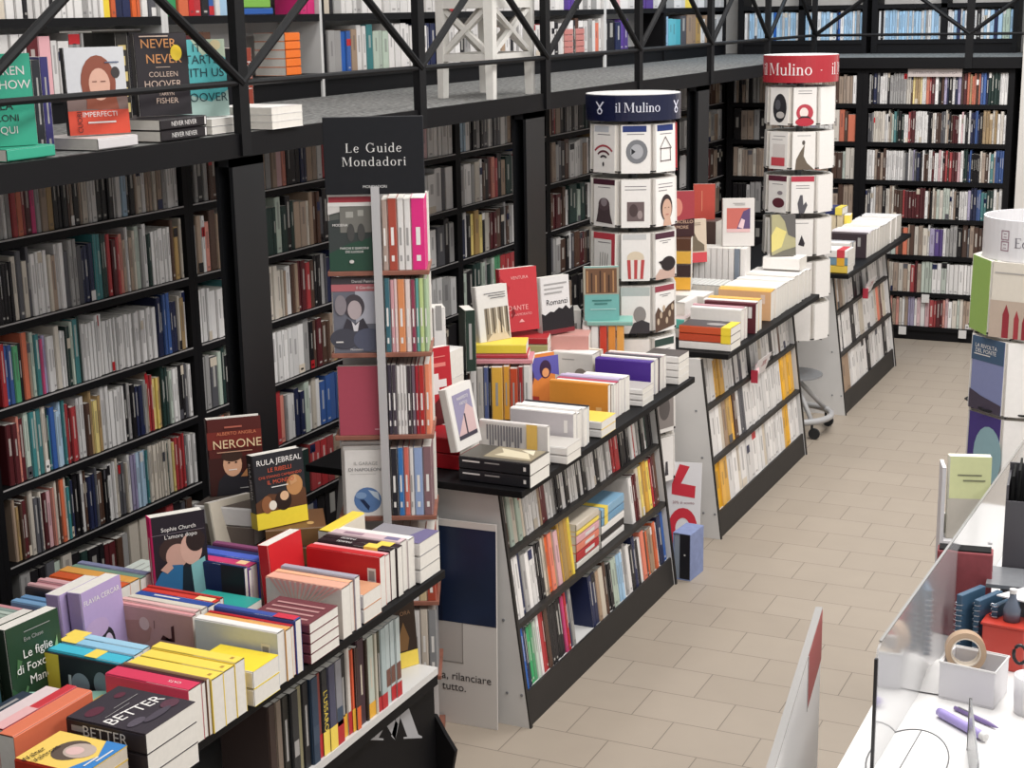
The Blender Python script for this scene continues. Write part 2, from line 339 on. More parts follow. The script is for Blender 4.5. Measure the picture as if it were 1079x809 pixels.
def finish_books(limit=300):
    """the 300 books that show largest in the photograph become objects, the rest one mass of shelved books"""
    from mathutils.bvhtree import BVHTree
    bpy.context.view_layer.update()
    V, Fc, own = [], [], []
    for bi, b in enumerate(BOOKS):
        n = len(V); w, t, h = b['w'], b['t'], b['h']
        V += [b['M'] @ Vector(q) for q in ((0, 0, 0), (w, 0, 0), (w, t, 0), (0, t, 0), (0, 0, h), (w, 0, h), (w, t, h), (0, t, h))]
        for f in ((0, 3, 2, 1), (4, 5, 6, 7), (0, 1, 5, 4), (1, 2, 6, 5), (2, 3, 7, 6), (3, 0, 4, 7)): Fc.append(tuple(i+n for i in f)); own.append(bi)
    tree = BVHTree.FromPolygons(V, Fc); dg = bpy.context.evaluated_depsgraph_get(); o0 = Vector((0, 0, CAMH)); hits = [0]*len(BOOKS)
    for py in range(2, 809, 3):
        for px in range(2, 1079, 3):
            d = (AX*((px-539.5)/F_PX)+AY*((py-404.5)/F_PX)+AZ).normalized()
            loc, nn, fi, dist = tree.ray_cast(o0, d)
            if fi is None: continue
            ok, l2, n2, i2, ob, m2 = scene.ray_cast(dg, o0, d, distance=dist-.004)
            if ok and ob.name.startswith('pane'): ok = False
            if not ok: hits[own[fi]] += 1
    for b, hcount in zip(BOOKS, hits): b['hits'] = hcount if (b['label'] or b.get('idx')) and b['row'] not in NOLABEL else 0
    order = sorted(BOOKS, key=lambda b: -b['hits'])[:limit]; chosen = set(id(b) for b in order if b['hits'] > 0)
    sc = MB(); used = {}
    for b in BOOKS:
        cv, pg, lts = book_geo(b)
        if id(b) in chosen:
            lab = b['label']
            if not lab: lab = f"{b['colname']} book spine, {ORD(b['idx'])} from {b['frm']}, {b['row']}"
            used[lab] = used.get(lab, 0)+1
            o = empty('book', M=b['M'], label=lab, cat='book', group=b['group'])
            cv.build('cover', M_COVER, o); pg.build('pages', M_PAGES, o)
            for lt in lts: lt.build('title_lettering', M_LET, o)
        else:
            for m in [cv, pg]+lts:
                k = len(sc.v); sc.v += [tuple(b['M'] @ Vector(q)) for q in m.v]
                for f, c in zip(m.f, m.c): sc.f.append(tuple(i+k for i in f)); sc.c.append(c)
    o = sc.build('shelved_books', M_COVER); tag(o, 'hundreds of smaller books packed on the wall bookcases, gallery shelves and units', 'books', kind='stuff')
    print('BOOKS', len(BOOKS), 'chosen', len(chosen), 'smallest', order[-1]['hits'], 'dup', {k: v for k, v in used.items() if v > 1})
    print('labelled unseen:', [b['label'] for b in BOOKS if b['label'] and b['hits'] == 0])
NOLABEL = {'gallery bookcase', 'far gallery', 'far wall bookcase', 'carousel', 'tower side', 'left wall bookcase'}

# ------------------------------------------------------------------ setting
floor_bm = MB().box(-4.6, -1.0, -.05, 4.0, 14.2, 0)
struct('floor', floor_bm, floor_mat())
struct('wall_left', MB().box(-4.62, 1.0, 0, -4.52, 14.2, 4.2), M_WALL)
struct('wall_back', MB().box(-4.52, 13.75, 0, 4.0, 13.85, 4.2), M_WALL)
struct('wall_right', MB().box(-1.60, 12.30, 0, 1.6, 13.75, 4.2), M_WALL)
EDGE, ZU, ZL, YB = -3.19, 2.22, 2.14, 12.35
struct('mezzanine_floor', MB().prism([(-4.52, 1.0), (EDGE-.02, 1.0), (EDGE-.02, YB+.02), (-1.6, YB+.02), (-1.6, 13.75), (-4.52, 13.75)], ZL+.01, ZU), carpet_mat())
struct('trim_1', MB().box(EDGE-.02, 1.0, ZL, EDGE, YB, ZU+.002).box(EDGE-.02, YB, ZL, -1.6, YB+.02, ZU+.002), M_BLACK)
for i, (y0, y1) in enumerate(((4.47, 4.66), (6.9, 7.12), (9.5, 9.72))):
    c = MB(); c.box(EDGE-.075, y0, 0, EDGE-.06, y1, ZL).box(EDGE-.015, y0, 0, EDGE, y1, ZL).box(EDGE-.06, (y0+y1)/2-.012, 0, EDGE-.015, (y0+y1)/2+.012, ZL).box(EDGE-.09, y0-.02, 0, EDGE+.012, y1+.02, .012).box(EDGE-.075, y0, ZL-.03, EDGE, y1, ZL)
    tag(c.build('support_column', mat('dark_grey_steel', '#1b1c1f', .45, .2)), kind='structure')

# ------------------------------------------------------------------ railing of the gallery
rail = empty('railing', (EDGE, 4.55, ZU), 'black metal railing with crossed braces along the gallery edge', 'railing')
def bar(p, q, r=.016, name='rail'):
    MB().tube([Vector(p)-Vector((EDGE, 4.55, ZU)), Vector(q)-Vector((EDGE, 4.55, ZU))], r, 8).build(name, M_BLACKM, rail)
ys = [3.25, 4.55, 5.85, 7.15, 8.45, 9.75, 11.05, YB]; zb, zt = 2.395, 3.25
for y in ys:
    MB().box(-.02, y-4.55-.028, ZL+.005-ZU, .012, y-4.55+.028, zt+.02-ZU).build('post', M_BLACKM, rail)
for a, b in zip(ys[:-1], ys[1:]):
    bar((EDGE, a, zb), (EDGE, b, zb), .011); bar((EDGE, a, zb), (EDGE, b, zt), .016, 'brace'); bar((EDGE+.005, b, zb), (EDGE+.005, a, zt), .016, 'brace'); bar((EDGE, a, zt), (EDGE, b, zt), .02)
xs = [EDGE, -2.0, -1.6]
for x in xs[1:2]: MB().box(x-EDGE-.028, YB-4.55-.012, ZL-ZU, x-EDGE+.028, YB-4.55+.02, zt-ZU).build('post', M_BLACKM, rail)
for a, b in ((EDGE, -2.0), (-2.0, -1.6)):
    bar((a, YB, zb), (b, YB, zb), .011); bar((a, YB, zt), (b, YB, zt), .02)
    if b == -2.0: bar((a, YB, zb), (b, YB, zt), .016, 'brace'); bar((b, YB, zb), (a, YB, zt), .016, 'brace')
    else: bar((a, YB, zb), (-1.6, YB, zb+.3), .016, 'brace')

# ------------------------------------------------------------------ wall bookcases
SH = [.11, .385, .682, .975, 1.27, 1.567, 1.865]
BAYS = [2.78, 4.0, 5.22, 6.44, 7.66, 8.88, 10.1, 11.32, 12.5]
FX = -3.955
M_RAIL = mat('pale_label_rail', '#a09c9b', .4)
BORD = ['nearest', '2nd', '3rd', '4th', '5th', '6th', '7th', '8th']
for i, (a, b) in enumerate(zip(BAYS[:-1], BAYS[1:])):
    o = empty('bookcase', (FX, a, 0), f'black lower bookcase full of books under the gallery, {BORD[i]} bay along left wall', 'bookcase')
    L = b-a
    MB().box(-.27, 0, 0, 0, .028, ZL).build('side_panel', M_BLACK, o)
    MB().box(-.27, L-.032, 0, 0, L-.001, ZL).build('side_panel', M_BLACK, o)
    MB().box(-.285, 0, 0, -.27, L, ZL).build('back_panel', M_BLACK, o)
    MB().box(-.27, .028, 0, -.015, L-.032, SH[0]-.02).build('plinth', M_BLACK, o)
    for z in SH:
        s = MB(); sh = s.box(-.27, .028, z-.034, 0, L-.032, z).build('shelf', M_BLACK, o)
        if z > .3: MB().box(.0003, .03, z-.005, .0012, L-.034, z+.001).build('label_rail', M_RAIL, sh)
FXs = [-3.915, -2.81, -1.66]
for i, (a, b) in enumerate(zip(FXs[:-1], FXs[1:])):
    o = empty('bookcase', (a, 12.4, 0), ('black bookcase in the far corner behind the red carousel', 'black bookcase on the far wall at the end of the aisle')[i], 'bookcase'); L = b-a
    MB().box(0, 0, 0, .045, .27, ZL).build('side_panel', M_BLACK, o); MB().box(L-.045, 0, 0, L-.001, .27, ZL).build('side_panel', M_BLACK, o)
    MB().box(0, .27, 0, L, .285, ZL).build('back_panel', M_BLACK, o); MB().box(.045, .015, 0, L-.045, .27, SH[0]-.02).build('plinth', M_BLACK, o)
    for z in SH: MB().box(.045, 0, z-.034, L-.045, .27, z).build('shelf', M_BLACK, o)
    MB().box(.045, 0, 2.105, L-.045, .02, ZL).build('header_board', M_BLACK, o)
def PL(x, lean=0):   # spine faces +x on the left wall; a runs along y
    def f(z):
        return lambda a, t, j: T(x-.012-j, a+t, z+.0005) @ RZ(180)
    return f
lw = PL(FX)
SHN = ['bottom shelf', '2nd shelf up', '3rd shelf up', '4th shelf up', 'third shelf down', 'second shelf down', 'top shelf']
ROWS = {
 1: ["kkuukRkkgukk", "gkkGackTkkRRugccUuurkGug", "UYuRucGGcRpscuoctTBkkwuBBGuukkwwwccGGcwVVllltcccccccTccyrrrrGgww", "RRsRatatcTtblltrRrrwwuYyYwwwwwwkgkBBgUrryyYTTTawwkkGw",
     "rbbnkoUatmVwwcwwTatTwwwwwwwwwwwwwwwwwwwwwwwwBBbbBBcYw", "wkkkkkcGcGwwwwcUwwGggGBBBttTTrRrsUwUcagwTwwwwwwuYYc", "gGgwgwgrorRmgUYkkkuUkUcwwkkkwwlkkUcwUUcUgwww"],
 2: ["BBggguuBkkg", "kkgkkTkkkTTkkTrrrrUgk", "kkoorUkkooooorrrsgwwBBawcwbbbbk", "ggGaTkaakkkgouoUGwwwwwwwgkuRuuUYYk", "wwwwwwtqvBkkkglUlUccccUwuURRrukkgGBBw", "wUwsuUsuGwukRRkcTTaTkTUUcUuuGkuk", "kgkguuoUGwwuUgkUgUpskkkBBUUwrRk"],
 3: ["kuRkkgg", "kgukkRkgu", "ukkgukggwRkuk", "kgukUUgoorrkwwwgw", "gkukgBBBwwkwgwGkg", "uugkukguwggwwgwwwGw", "kuUkRgkckkwwmmpwwwww"],
 4: ["kugkRkg", "kugkkugRkg", "kgukwRukgkugwk", "akkTTagTannrrrrgkwwkkww", "BwkyYykcuRRukgugwgkgkwwkgw", "gwwgcwukRsrkUTTgrwttbwUg", "llwkkgkGwgGGwgUkUuwUkkUg"],
 5: ["kugkRkg", "kugkkugRkg", "ggUkkwkUgku", "GggukwGuRRukcUkgkUg", "UuRRuuwkTTaTkwgkTBUgkw", "uUgGkuwwwgUwkuoYouoUwg", "URrUkkggkgkTTkkGwwkBUg"],
 6: ["kugkRkg", "kugkkugRkg", "ggUkkwkUgku", "uUgYYukgwkUg", "kwkuYYUgwkuUw", "kwkUggwwkugU", "wwgUgwwUgcw"],
 7: ["kugkRkg", "kugkkugRkg", "ggUkkwkUgku", "ggwwRRUsRuUk", "wwwRRUsRuUk", "wgwgUcwucgUw", "gggwwgccgguuUw"]}
WN = {1: 'bookcase at far left of photo', 2: 'bookcase left of sign tower'}
for bay, rows in ROWS.items():
    a, b = BAYS[bay]+.034, BAYS[bay+1]-.036
    for r, seq in enumerate(rows):
        z = SH[r]
        a0 = a+.055 if (bay == 1 and r < 6) else a
        lst = fill_row(seq, a0, b, lw(z), f"{SHN[r]}, {WN[bay]}" if bay in WN else 'left wall bookcase', 'spines on the left wall shelves', h=(.205, .254), frm='right' if bay == 1 else 'left', maxh=.256, sat=.78)
        for bk in lst:
            bk['vis'] = (1 if bay == 1 and r >= 2 else .0)
FROWS = [["UugkcUkgU", "kUkgkUcck", "kkkwggkk", "kkkwggkwkcUUUUUURRRkUgkUuUU", "UcUUUcUUUkuRuuRuRkkUgUUssUUkuuacc", "kUUgkcUUkUugwgVgwwwcouo", "gUkUckggUUUUUkagBBkUUUUUUcUUUUuUUUUw"],
         ["wUwtbwuRsUscwUVVwpwprrRRspwcacUUcUUUuku", "gUkUUUUccUcUcrRUaaawwawwwwwwwwrrRUk", "wkgkTkgaouoUucUcwVvvwgggkuGUuuGuRuu", "cGwwUUkccUcuuurRRRRRRRwukcUacaacwUkwwwVBBbbttTTwcw",
          "wwwUuUuwwwwwwwwgGwgVGBkwuuwwRwwpwRrurRRpwTTBbkkkkcUuwtUbbbb", "GGgcccccwwcUatTkTwwrRRwwwwwwkkcwuuGGcUkuRRRwpwkwBBbBkYYYcYwcw", "gkBGwwwkggggggccuyYYywworRwkuVBkwBVuRoYoouobbBTTTTwww"]]
for i, rows in enumerate(FROWS):
    a, b = FXs[i]+.05, FXs[i+1]-.05
    for r, seq in enumerate(rows):
        z = SH[r]; fill_row(seq, a, b, lambda p, t, j, z=z: T(p+t, 12.412+j, z+.0005) @ RZ(90), 'far wall bookcase', 'spines on the far wall shelves', h=(.21, .254), maxh=.256, sat=.62)
for bk in BOOKS:
    if bk['row'] == 'far wall bookcase': bk['vis'] = 0
# small shelf notices on the far bookcase
o = MB().box(-2.46, 12.392, 2.075, -2.05, 12.397, 2.135).build('shelf_sign', mat('cream_card', '#b9aeab', .6)); tag(o, 'pale category sign strip above the top shelf of the far wall bookcase', 'sign')
lt = MB(); vs, fs = text_geo('LETTERATURA - SAGGISTICA', .026); lt.add([(-2.255+x, 12.3915, 2.105+y) for x, y in vs], fs, lin('#6a6064')); lt.build('lettering', M_LET, o)
for q, (x, z) in enumerate(((-2.25, .355), (-2.42, .085), (-1.95, .085))):
    o = MB().box(x-.03, 12.388, z-.045, x+.03, 12.394, z+.02).build('shelf_tag', M_WHITE)
    tag(o, ('small white tag on second lowest shelf of far bookcase', 'left white tag on the lowest shelf of far bookcase', 'right white tag on the lowest shelf of far bookcase')[q], 'tag', 'shelf tags on the far bookcase')

# upper bookcases on the gallery
UX = -4.25; UB = [3.01, 4.27, 5.53, 6.79, 8.05, 9.31, 10.57, 11.83, 13.40]; US = [2.335, 2.625, 2.915]
UR = {1: ["wcgwGwwwRpwwggwgGwkkww", "orGcsccwwkwwwwkwwwwgwwwyoBBoowGG"], 2: ["kkRuu..........", "norrkbwlkkwg.....mm"], 3: ["kggbbUwwtaaawwwwwwwwwBB", "ckgwwwgwwwwwwwwwwwwwwww"], 4: ["wwwwkggwwwwrwgwUwwkwgwww", "wwrrwwwwwwwgwwwwwwwgw"],
      5: ["wwrkwwkwwgwwkuwwgwsw", "wwsrwwwvvvwwgwgw"], 6: ["kkBvv.......", "wwpwwvvvww"], 7: ["lqqqGUUYwUVgw", "gwwywwgwww"], 8: ["gqqqqtkwUgwwkgwwlw", "gwBBwwwlw"]}
for i, (a, b) in enumerate(zip(UB[:-1], UB[1:])):
    o = empty('bookcase', (UX, a, ZU), f'dark upper bookcase on the gallery behind the railing, {BORD[i]} bay from the left', 'bookcase'); L = b-a
    MB().box(-.25, 0, 0, 0, .022, 1.0).build('side_panel', M_WHITE if i in (2, 4, 5, 6) else M_BLACK, o); MB().box(-.25, L-.024, 0, 0, L-.001, 1.0).build('side_panel', M_WHITE if i in (1, 2, 4, 5) else M_BLACK, o)
    MB().box(-.265, 0, 0, -.25, L, 1.0).build('back_panel', M_WHITE, o); MB().box(-.25, .022, 0, -.01, L-.024, US[0]-ZU-.02).build('plinth', M_BLACK, o)
    for z in US: MB().box(-.25, .022, z-.035-ZU, .0, L-.024, z-ZU).build('shelf', M_BLACK, o)
    if i in UR:
        for r, seq in enumerate(UR[i]):
            z = US[r]; fill_row(seq, a+.03, b-.03, lambda p, t, j, z=z: T(UX-.012-j, p+t, z+.0005) @ RZ(180), 'gallery bookcase', 'spines on the gallery shelves', h=(.19, .235), maxh=.24)
            for bk in BOOKS[-len(seq):]: bk['vis'] = 0
# piles lying on the gallery shelves
def pile(x, y, z, n, col, L, W, t, lab, grp, rot=90):
    for k in range(n): flat(x, y, z+k*(t+.0008), L, W, t, col, lab if n == 1 else f'{ORD(k+1)} from bottom of {lab}', rot=rot, group=grp)
pile(-4.345, 6.52, US[0]+.001, 5, '#f0782d', .13, .18, .04, 'orange books piled on the gallery shelf', 'orange pile on the gallery shelf')
for k in range(2): pile(-4.35, 9.93+.2*k, US[0]+.001, 4, '#c47f78', .15, .18, .04, ('salmon books, left pile on gallery shelf', 'salmon books, right pile on gallery shelf')[k], 'salmon piles on the gallery shelf')
flat(-4.345, 6.2, US[1]+.001, .30, .2, .03, 'b', 'blue book lying under a green one on the gallery shelf', rot=90)
flat(-4.345, 6.2, US[1]+.032, .26, .2, .05, '#7cb04a', 'green book lying on a blue one on the gallery shelf', rot=90)
fx = [-4.2, -2.99, -1.78]
for i, (a, b) in enumerate(((-4.16, -3.03), (-2.99, -1.80))):
    o = empty('bookcase', (a, 13.45, ZU), ('dark upper bookcase in the far gallery corner with pale blue spines', 'dark upper bookcase on the far gallery wall above the aisle end')[i], 'bookcase'); L = b-a
    MB().box(0, 0, 0, .05, .25, 1.0).build('side_panel', M_BLACK, o); MB().box(L-.04, 0, 0, L-.001, .25, 1.0).build('side_panel', M_BLACK, o)
    MB().box(L/2-.025, 0, US[0]-ZU, L/2+.025, .24, .97).build('divider', M_BLACK, o)
    MB().box(0, .25, 0, L, .265, 1.0).build('back_panel', M_WHITE, o); MB().box(.05, .01, 0, L-.04, .25, US[0]-ZU-.02).build('plinth', M_BLACK, o)
    for z in US: MB().box(.05, 0, z-.035-ZU, L-.04, .25, z-ZU).build('shelf', M_BLACK, o)
    for hf in range(2):
        p0, p1 = (a+.055, a+L/2-.03) if hf == 0 else (a+L/2+.03, a+L-.045)
        fill_row(("wgllwlllwllbllwlwllw", "lwllwlllwlBbwlllwlgl", "wkwlllllwlllwlwlllwlgwlllw", "wwlBwlwwwwkwlwlBlaal")[i*2+hf], p0, p1, lambda p, t, j: T(p+t, 13.465+j, US[0]+.0005) @ RZ(90), 'far gallery', 'spines on the gallery shelves', h=(.225, .24), maxh=.245)
for bk in BOOKS:
    if bk['row'] == 'far gallery': bk['vis'] = 0

# white stool on the gallery
st = empty('stool', (-3.245, 6.64, ZU), 'white wooden stool with crossed braces on the gallery carpet', 'stool')
A, B, C = Vector((-.30, .085, 0)), Vector((0, 0, 0)), Vector((-.03, .5, 0)); D = A+C
def stick(p, q, w, name, wq=None):
    d = (q-p); M = Matrix.Translation(p) @ d.to_track_quat('Z', 'X').to_matrix().to_4x4(); l = d.length; wq = wq or w
    mb = MB(); mb.add([(-w/2, -w/2, 0), (w/2, -w/2, 0), (w/2, w/2, 0), (-w/2, w/2, 0), (-wq/2, -wq/2, l), (wq/2, -wq/2, l), (wq/2, wq/2, l), (-wq/2, wq/2, l)],
           [(0, 3, 2, 1), (4, 5, 6, 7), (0, 1, 5, 4), (1, 2, 6, 5), (2, 3, 7, 6), (3, 0, 4, 7)], None, M); return mb.build(name, M_WWOOD, st)
UPZ = Vector((0, 0, 1))
for P in (A, B, C, D): stick(P, P*.97+UPZ*.5, .036, 'leg', .05)
for P, Q in ((A, B), (B, C), (C, D), (D, A)):
    stick(P+UPZ*.19, Q+UPZ*.19, .034, 'stretcher'); stick(P+UPZ*.44, Q+UPZ*.44, .045, 'apron')
    stick(P+UPZ*.2, Q+UPZ*.43, .024, 'cross_brace'); stick(Q+UPZ*.2+Vector((.002, .002, 0)), P+UPZ*.43+Vector((.002, .002, 0)), .022, 'cross_brace')
sm = MB(); cs = [A*1.06-C*.05, B-C*.05+Vector((.03, -.02, 0)), C*1.05+Vector((.03, .02, 0)), D*1.04]
sm.prism([(p.x, p.y) for p in cs], .5, .53); bevel(sm.build('seat', M_WWOOD, st), .006)

# books displayed on the gallery edge
G = 'books displayed behind the gallery railing'
ZG = ZU+.004
flat(-3.36, 3.53, ZG, .2, .27, .035, '#39a183', 'green book lying flat beneath the green face-out book on the gallery', rot=90, group=G)
faceout(-3.30, 3.50, ZG+.037, 58, .20, .265, .035, '#2f9c80', 'green face-out book with white lettering at far left of gallery edge', face='#35a184', group=G, tilt=3,
        art=[('t', 'LAUREN', .115, .215, .036, 'w'), ('t', 'DASHOW', .115, .175, .036, 'w'), ('e', .055, .125, .008, .008, 'w'), ('t', 'LEA', .11, .115, .034, 'k'), ('t', 'CLONI', .11, .08, .028, 'k'), ('t', 'QUI', .12, .045, .03, 'w'), ('e', .03, .03, .012, .012, 'w'), ('e', .06, .02, .008, .008, 'w')])
for k in range(3):
    upright(-3.335, 3.665+.036*k, ZG+.006, 78, .17, (.272, .272, .28)[k], .034, ('#23252b', '#23252b', '#332f66')[k], ('left of two black spines beside the green gallery book', 'right of two black spines beside the green gallery book', 'dark blue spine left of the gallery book with a red-haired woman')[k], group=G, sart=[('r', .014, .08, .02, .22, 'g'), ('r', .013, .015, .021, .035, 'g')])
flat(-3.345, 3.915, ZG, .19, .25, .035, '#cfcaca', 'white flat book under the red-haired woman book, its cover orange', face='#d9d4cf', rot=90, group=G)
faceout(-3.30, 3.930, ZG+.04, 58, .195, .27, .035, 'k', 'face-out book with a red-haired woman and orange lower band, on gallery', face='#cfcfd2', group=G, tilt=3,
        art=[('r', 0, 0, .195, .075, '#cf4a34'), ('p', [(.0, .075), (.195, .075), (.195, .135), (.0, .115)], '#7a6560'), ('e', .105, .16, .056, .085, '#8b4b38'), ('e', .108, .155, .034, .05, '#d9ab97'), ('p', [(.06, .08), (.165, .075), (.15, .16), (.135, .1), (.085, .1), (.068, .15)], '#8b4b38'),
             ('e', .162, .19, .014, .018, '#3a3434'), ('r', .085, .162, .1, .165, '#6a3d32'), ('r', .112, .162, .128, .165, '#6a3d32'), ('r', .1, .128, .117, .132, '#a4504a'), ('t', 'IMPERFECTI', .1, .062, .022, 'w'), ('r', .06, .035, .15, .04, 'w'), ('r', .13, .22, .175, .224, '#55607a'), ('t', 'CUORI', .035, .04, .022, 'k', 90)])
for k in range(2): flat(-3.345, 4.255, ZG+k*.037, .25, .25, .035, '#241f22', ('lower of two black flat books under the black gallery title', 'upper of two black flat books under the black gallery title')[k], rot=90, group=G, sart=[('st', 'NEVER NEVER', .125, .022, 'w'), ('r', .004, .004, .03, .012, 'w')])
faceout(-3.31, 4.280, ZG+.076, 58, .185, .27, .035, '#241f22', 'black face-out book titled NEVER NEVER on the gallery edge', face='#231c22', group=G, tilt=3,
        art=[('t', 'NEVER', .085, .235, .042, '#d9975e'), ('t', 'NEVER', .1, .185, .042, '#d9975e'), ('e', .145, .205, .02, .026, '#f0cf3a'), ('t', 'COLLEEN', .095, .135, .024, '#cbb3a4'), ('t', 'HOOVER', .09, .103, .032, '#cbb3a4'), ('r', .07, .158, .12, .16, '#cbb3a4'), ('t', 'TARRYN', .1, .07, .014, '#cbb3a4'), ('t', 'FISHER', .1, .048, .026, '#cbb3a4'), ('r', .02, .258, .12, .262, '#cbb3a4')])
upright(-3.345, 4.120, ZG+.076, 76, .17, .275, .05, '#2a2622', 'thick black and gold spine left of the NEVER NEVER book', group=G, sart=[('r', .008, .02, .042, .05, '#cdb878'), ('r', .014, .07, .036, .1, '#cdb878'), ('r', .01, .12, .04, .15, '#cdb878'), ('e' if False else 'r', .016, .17, .034, .2, '#cdb878'), ('r', .01, .22, .04, .235, '#cdb878')])
flat(-3.40, 4.085, ZG+.352, .21, .15, .008, '#2a2622', 'patterned black and gold book lying across the top of gallery books', face='#3b342b', rot=83, group=G)
for k in range(2): flat(-3.36, 4.550, ZG+k*.027, .20, .22, .025, 'W', ('lower white book under the teal gallery book', 'upper white book under the teal gallery book')[k], face='W', rot=-90, group=G)
faceout(-3.335, 4.530, ZG+.055, 58, .185, .265, .03, '#2e8f98', 'teal face-out book with dark lettering beside the railing post', face='#58b4b8', group=G, tilt=3,
        art=[('p', [(.06, .265), (.185, .265), (.185, .2), (.14, .225), (.1, .21)], '#b8c7b0'), ('e', .15, .245, .02, .018, '#d8c9a0'), ('p', [(0, 0), (.185, 0), (.185, .09), (.12, .05), (.05, .075), (0, .05)], '#a9c4bd'),
             ('t', 'IT', .08, .235, .04, '#1d3d45'), ('t', 'STARTS', .085, .195, .042, '#1d3d45'), ('t', 'WITH US', .09, .15, .042, '#1d3d45'), ('t', 'COLLEEN', .09, .105, .028, '#1d3d45'), ('t', 'HOOVER', .095, .065, .042, '#1d3d45')])
for k in range(3): flat(-3.30, 4.80, ZG+k*.026, .2, .26, .025, 'W', f'{ORD(k+1)} from bottom of white flat books right of the railing post on gallery', face='W', rot=-90, group=G)
for k in range(2): upright(-3.75, 5.35+.06*k, ZG+.0, 80, .16, .27, .045, ('#2a2a30', '#8e3f30')[k], ('black spine leaning on the gallery behind the railing post', 'rust spine leaning on the gallery behind the railing post')[k], group=G, sart=[('st', ('PASSAGGI', 'PASSIGLI')[k], .16, .03, 'w')])

# ------------------------------------------------------------------ sloping display units (gondolas)
def gondola(y0, y1, sy0, sy1, label, top=.95):
    o = empty('display_unit', (-2.27, y0, 0), label, 'display unit'); L = y1-y0
    for yy in (0, L-.018):
        p = MB().prism([(0, 0), (-.9, 0), (-.785, .925), (-.115, .925)], yy, yy+.018, axis='y').build('side_panel', M_WHITE, o)
        e = MB(); e.prism([(0, 0), (.006, 0), (-.108, .925), (-.116, .925)], yy, yy+.018, axis='y'); e.build('edge_trim', M_DARK, p)
        s = MB()
        for sx, sz in ((-.03, .13), (-.09, .13), (-.10, .42), (-.135, .66)):
            s.lathe([(0, 0), (.006, 0), (.006, .003), (0, .003)], 8, M=T(sx, yy-.003 if yy == 0 else yy+.018, sz) @ RX(90) @ T(0, 0, -.003))
        s.build('screw', M_GREY, p)
    for z in (.40, .675):
        x = -.12*z/.925
        MB().box(-.42, .018, z-.022, x+.004, L-.018, z).build('shelf', M_DARK, o)
        MB().box(-.9-x, .018, z-.022, -.48, L-.018, z).build('shelf', M_DARK, o)
    MB().box(-.42, .018, .105, -.022, L-.018, .125).build('bottom_shelf', M_WHITE, o)
    MB().prism([(-.004, 0), (-.02, .13), (-.03, .13), (-.016, 0)], .018, L-.018, axis='y').build('plinth', M_DARK, o)
    MB().prism([(-.896, 0), (-.88, .13), (-.87, .13), (-.884, 0)], .018, L-.018, axis='y').build('plinth', M_DARK, o)
    MB().box(-.48, .018, 0, -.42, L-.018, .925).build('back_panel', M_DARK, o)
    bevel(MB().box(-.9, sy0-y0, top-.028, .012, sy1-y0, top-.0005).build('top_board', M_BLACK, o), .003)
    return o
gondola(4.86, 6.51, 4.80, 6.72, 'dark display unit with white ends, behind the Le Guide tower')
gondola(7.18, 8.86, 7.23, 9.02, 'dark display unit with white ends, between the blue and red carousels')
gondola(9.84, 11.42, 9.75, 11.75, 'dark display unit with white ends, farthest down the aisle')
LEAN = 7.0
def slope(z):
    def f(a, t, j):
        x = -2.27-.12*z/.925
        return T(x-.014-j*.8, a+t, z+.0008) @ Matrix.Rotation(R(-LEAN), 4, 'Y') @ RZ(180)
    return f
def grow(y0, rows, nm, grp, vis=1, hr=(.22, .247)):
    for z, seq, a, b, sh in rows:
        l = fill_row(seq, a, b, slope(z), f'{sh} shelf of {nm}', grp, h=hr, w=.15, maxh=.252)
        for bk in l: bk['vis'] = vis
grow(0, [(.675, "cuuacaacwwwwwURRwwgkkwkwwwkwkkwwwkwwwgww", 4.885, 5.98, 'top'), (.40, "kwwBgwwwkkcUosUpYYYy", 4.885, 5.47, 'middle'), (.125, "BbBTnnawrrukkkkkmrBg", 4.885, 5.40, 'bottom')], 'display unit behind sign tower', 'spines on the unit behind the Le Guide tower')
nm = 'display unit behind sign tower'
M0 = slope(.675)
fill_row("rr", 5.985, 6.06, slope(.675), 'far stretch, top shelf of '+nm, 'spines on the unit behind the Le Guide tower', h=(.235, .24))
fill_row("kkkkkwrwgTkwTkk", 6.065, 6.48, slope(.675), 'far stretch, top shelf of '+nm, 'spines on the unit behind the Le Guide tower', h=(.215, .235))
fill_row("wRRcyYZyrRu", 6.13, 6.48, slope(.40), 'far stretch, middle shelf of '+nm, 'spines on the unit behind the Le Guide tower', h=(.205, .235))
fill_row("BBUcukkaallwgwkBkwsuoUUowBb", 5.58, 6.485, slope(.125), 'far stretch, bottom shelf of '+nm, 'spines on the unit behind the Le Guide tower', h=(.2, .235))
# navy cover standing face-out at the gap of the bottom shelf
0 and add_book(T(-2.315, 5.605, .127) @ Matrix.Rotation(R(-LEAN), 4, 'Y') @ RZ(60) @ T(-.0, 0, 0), .15, .235, .03, 'B', label='navy book turned face-out beside the gap on the bottom gondola shelf', must=True, group='spines on the unit behind the Le Guide tower', art=[('r', .05, .02, .08, .034, 'g')])
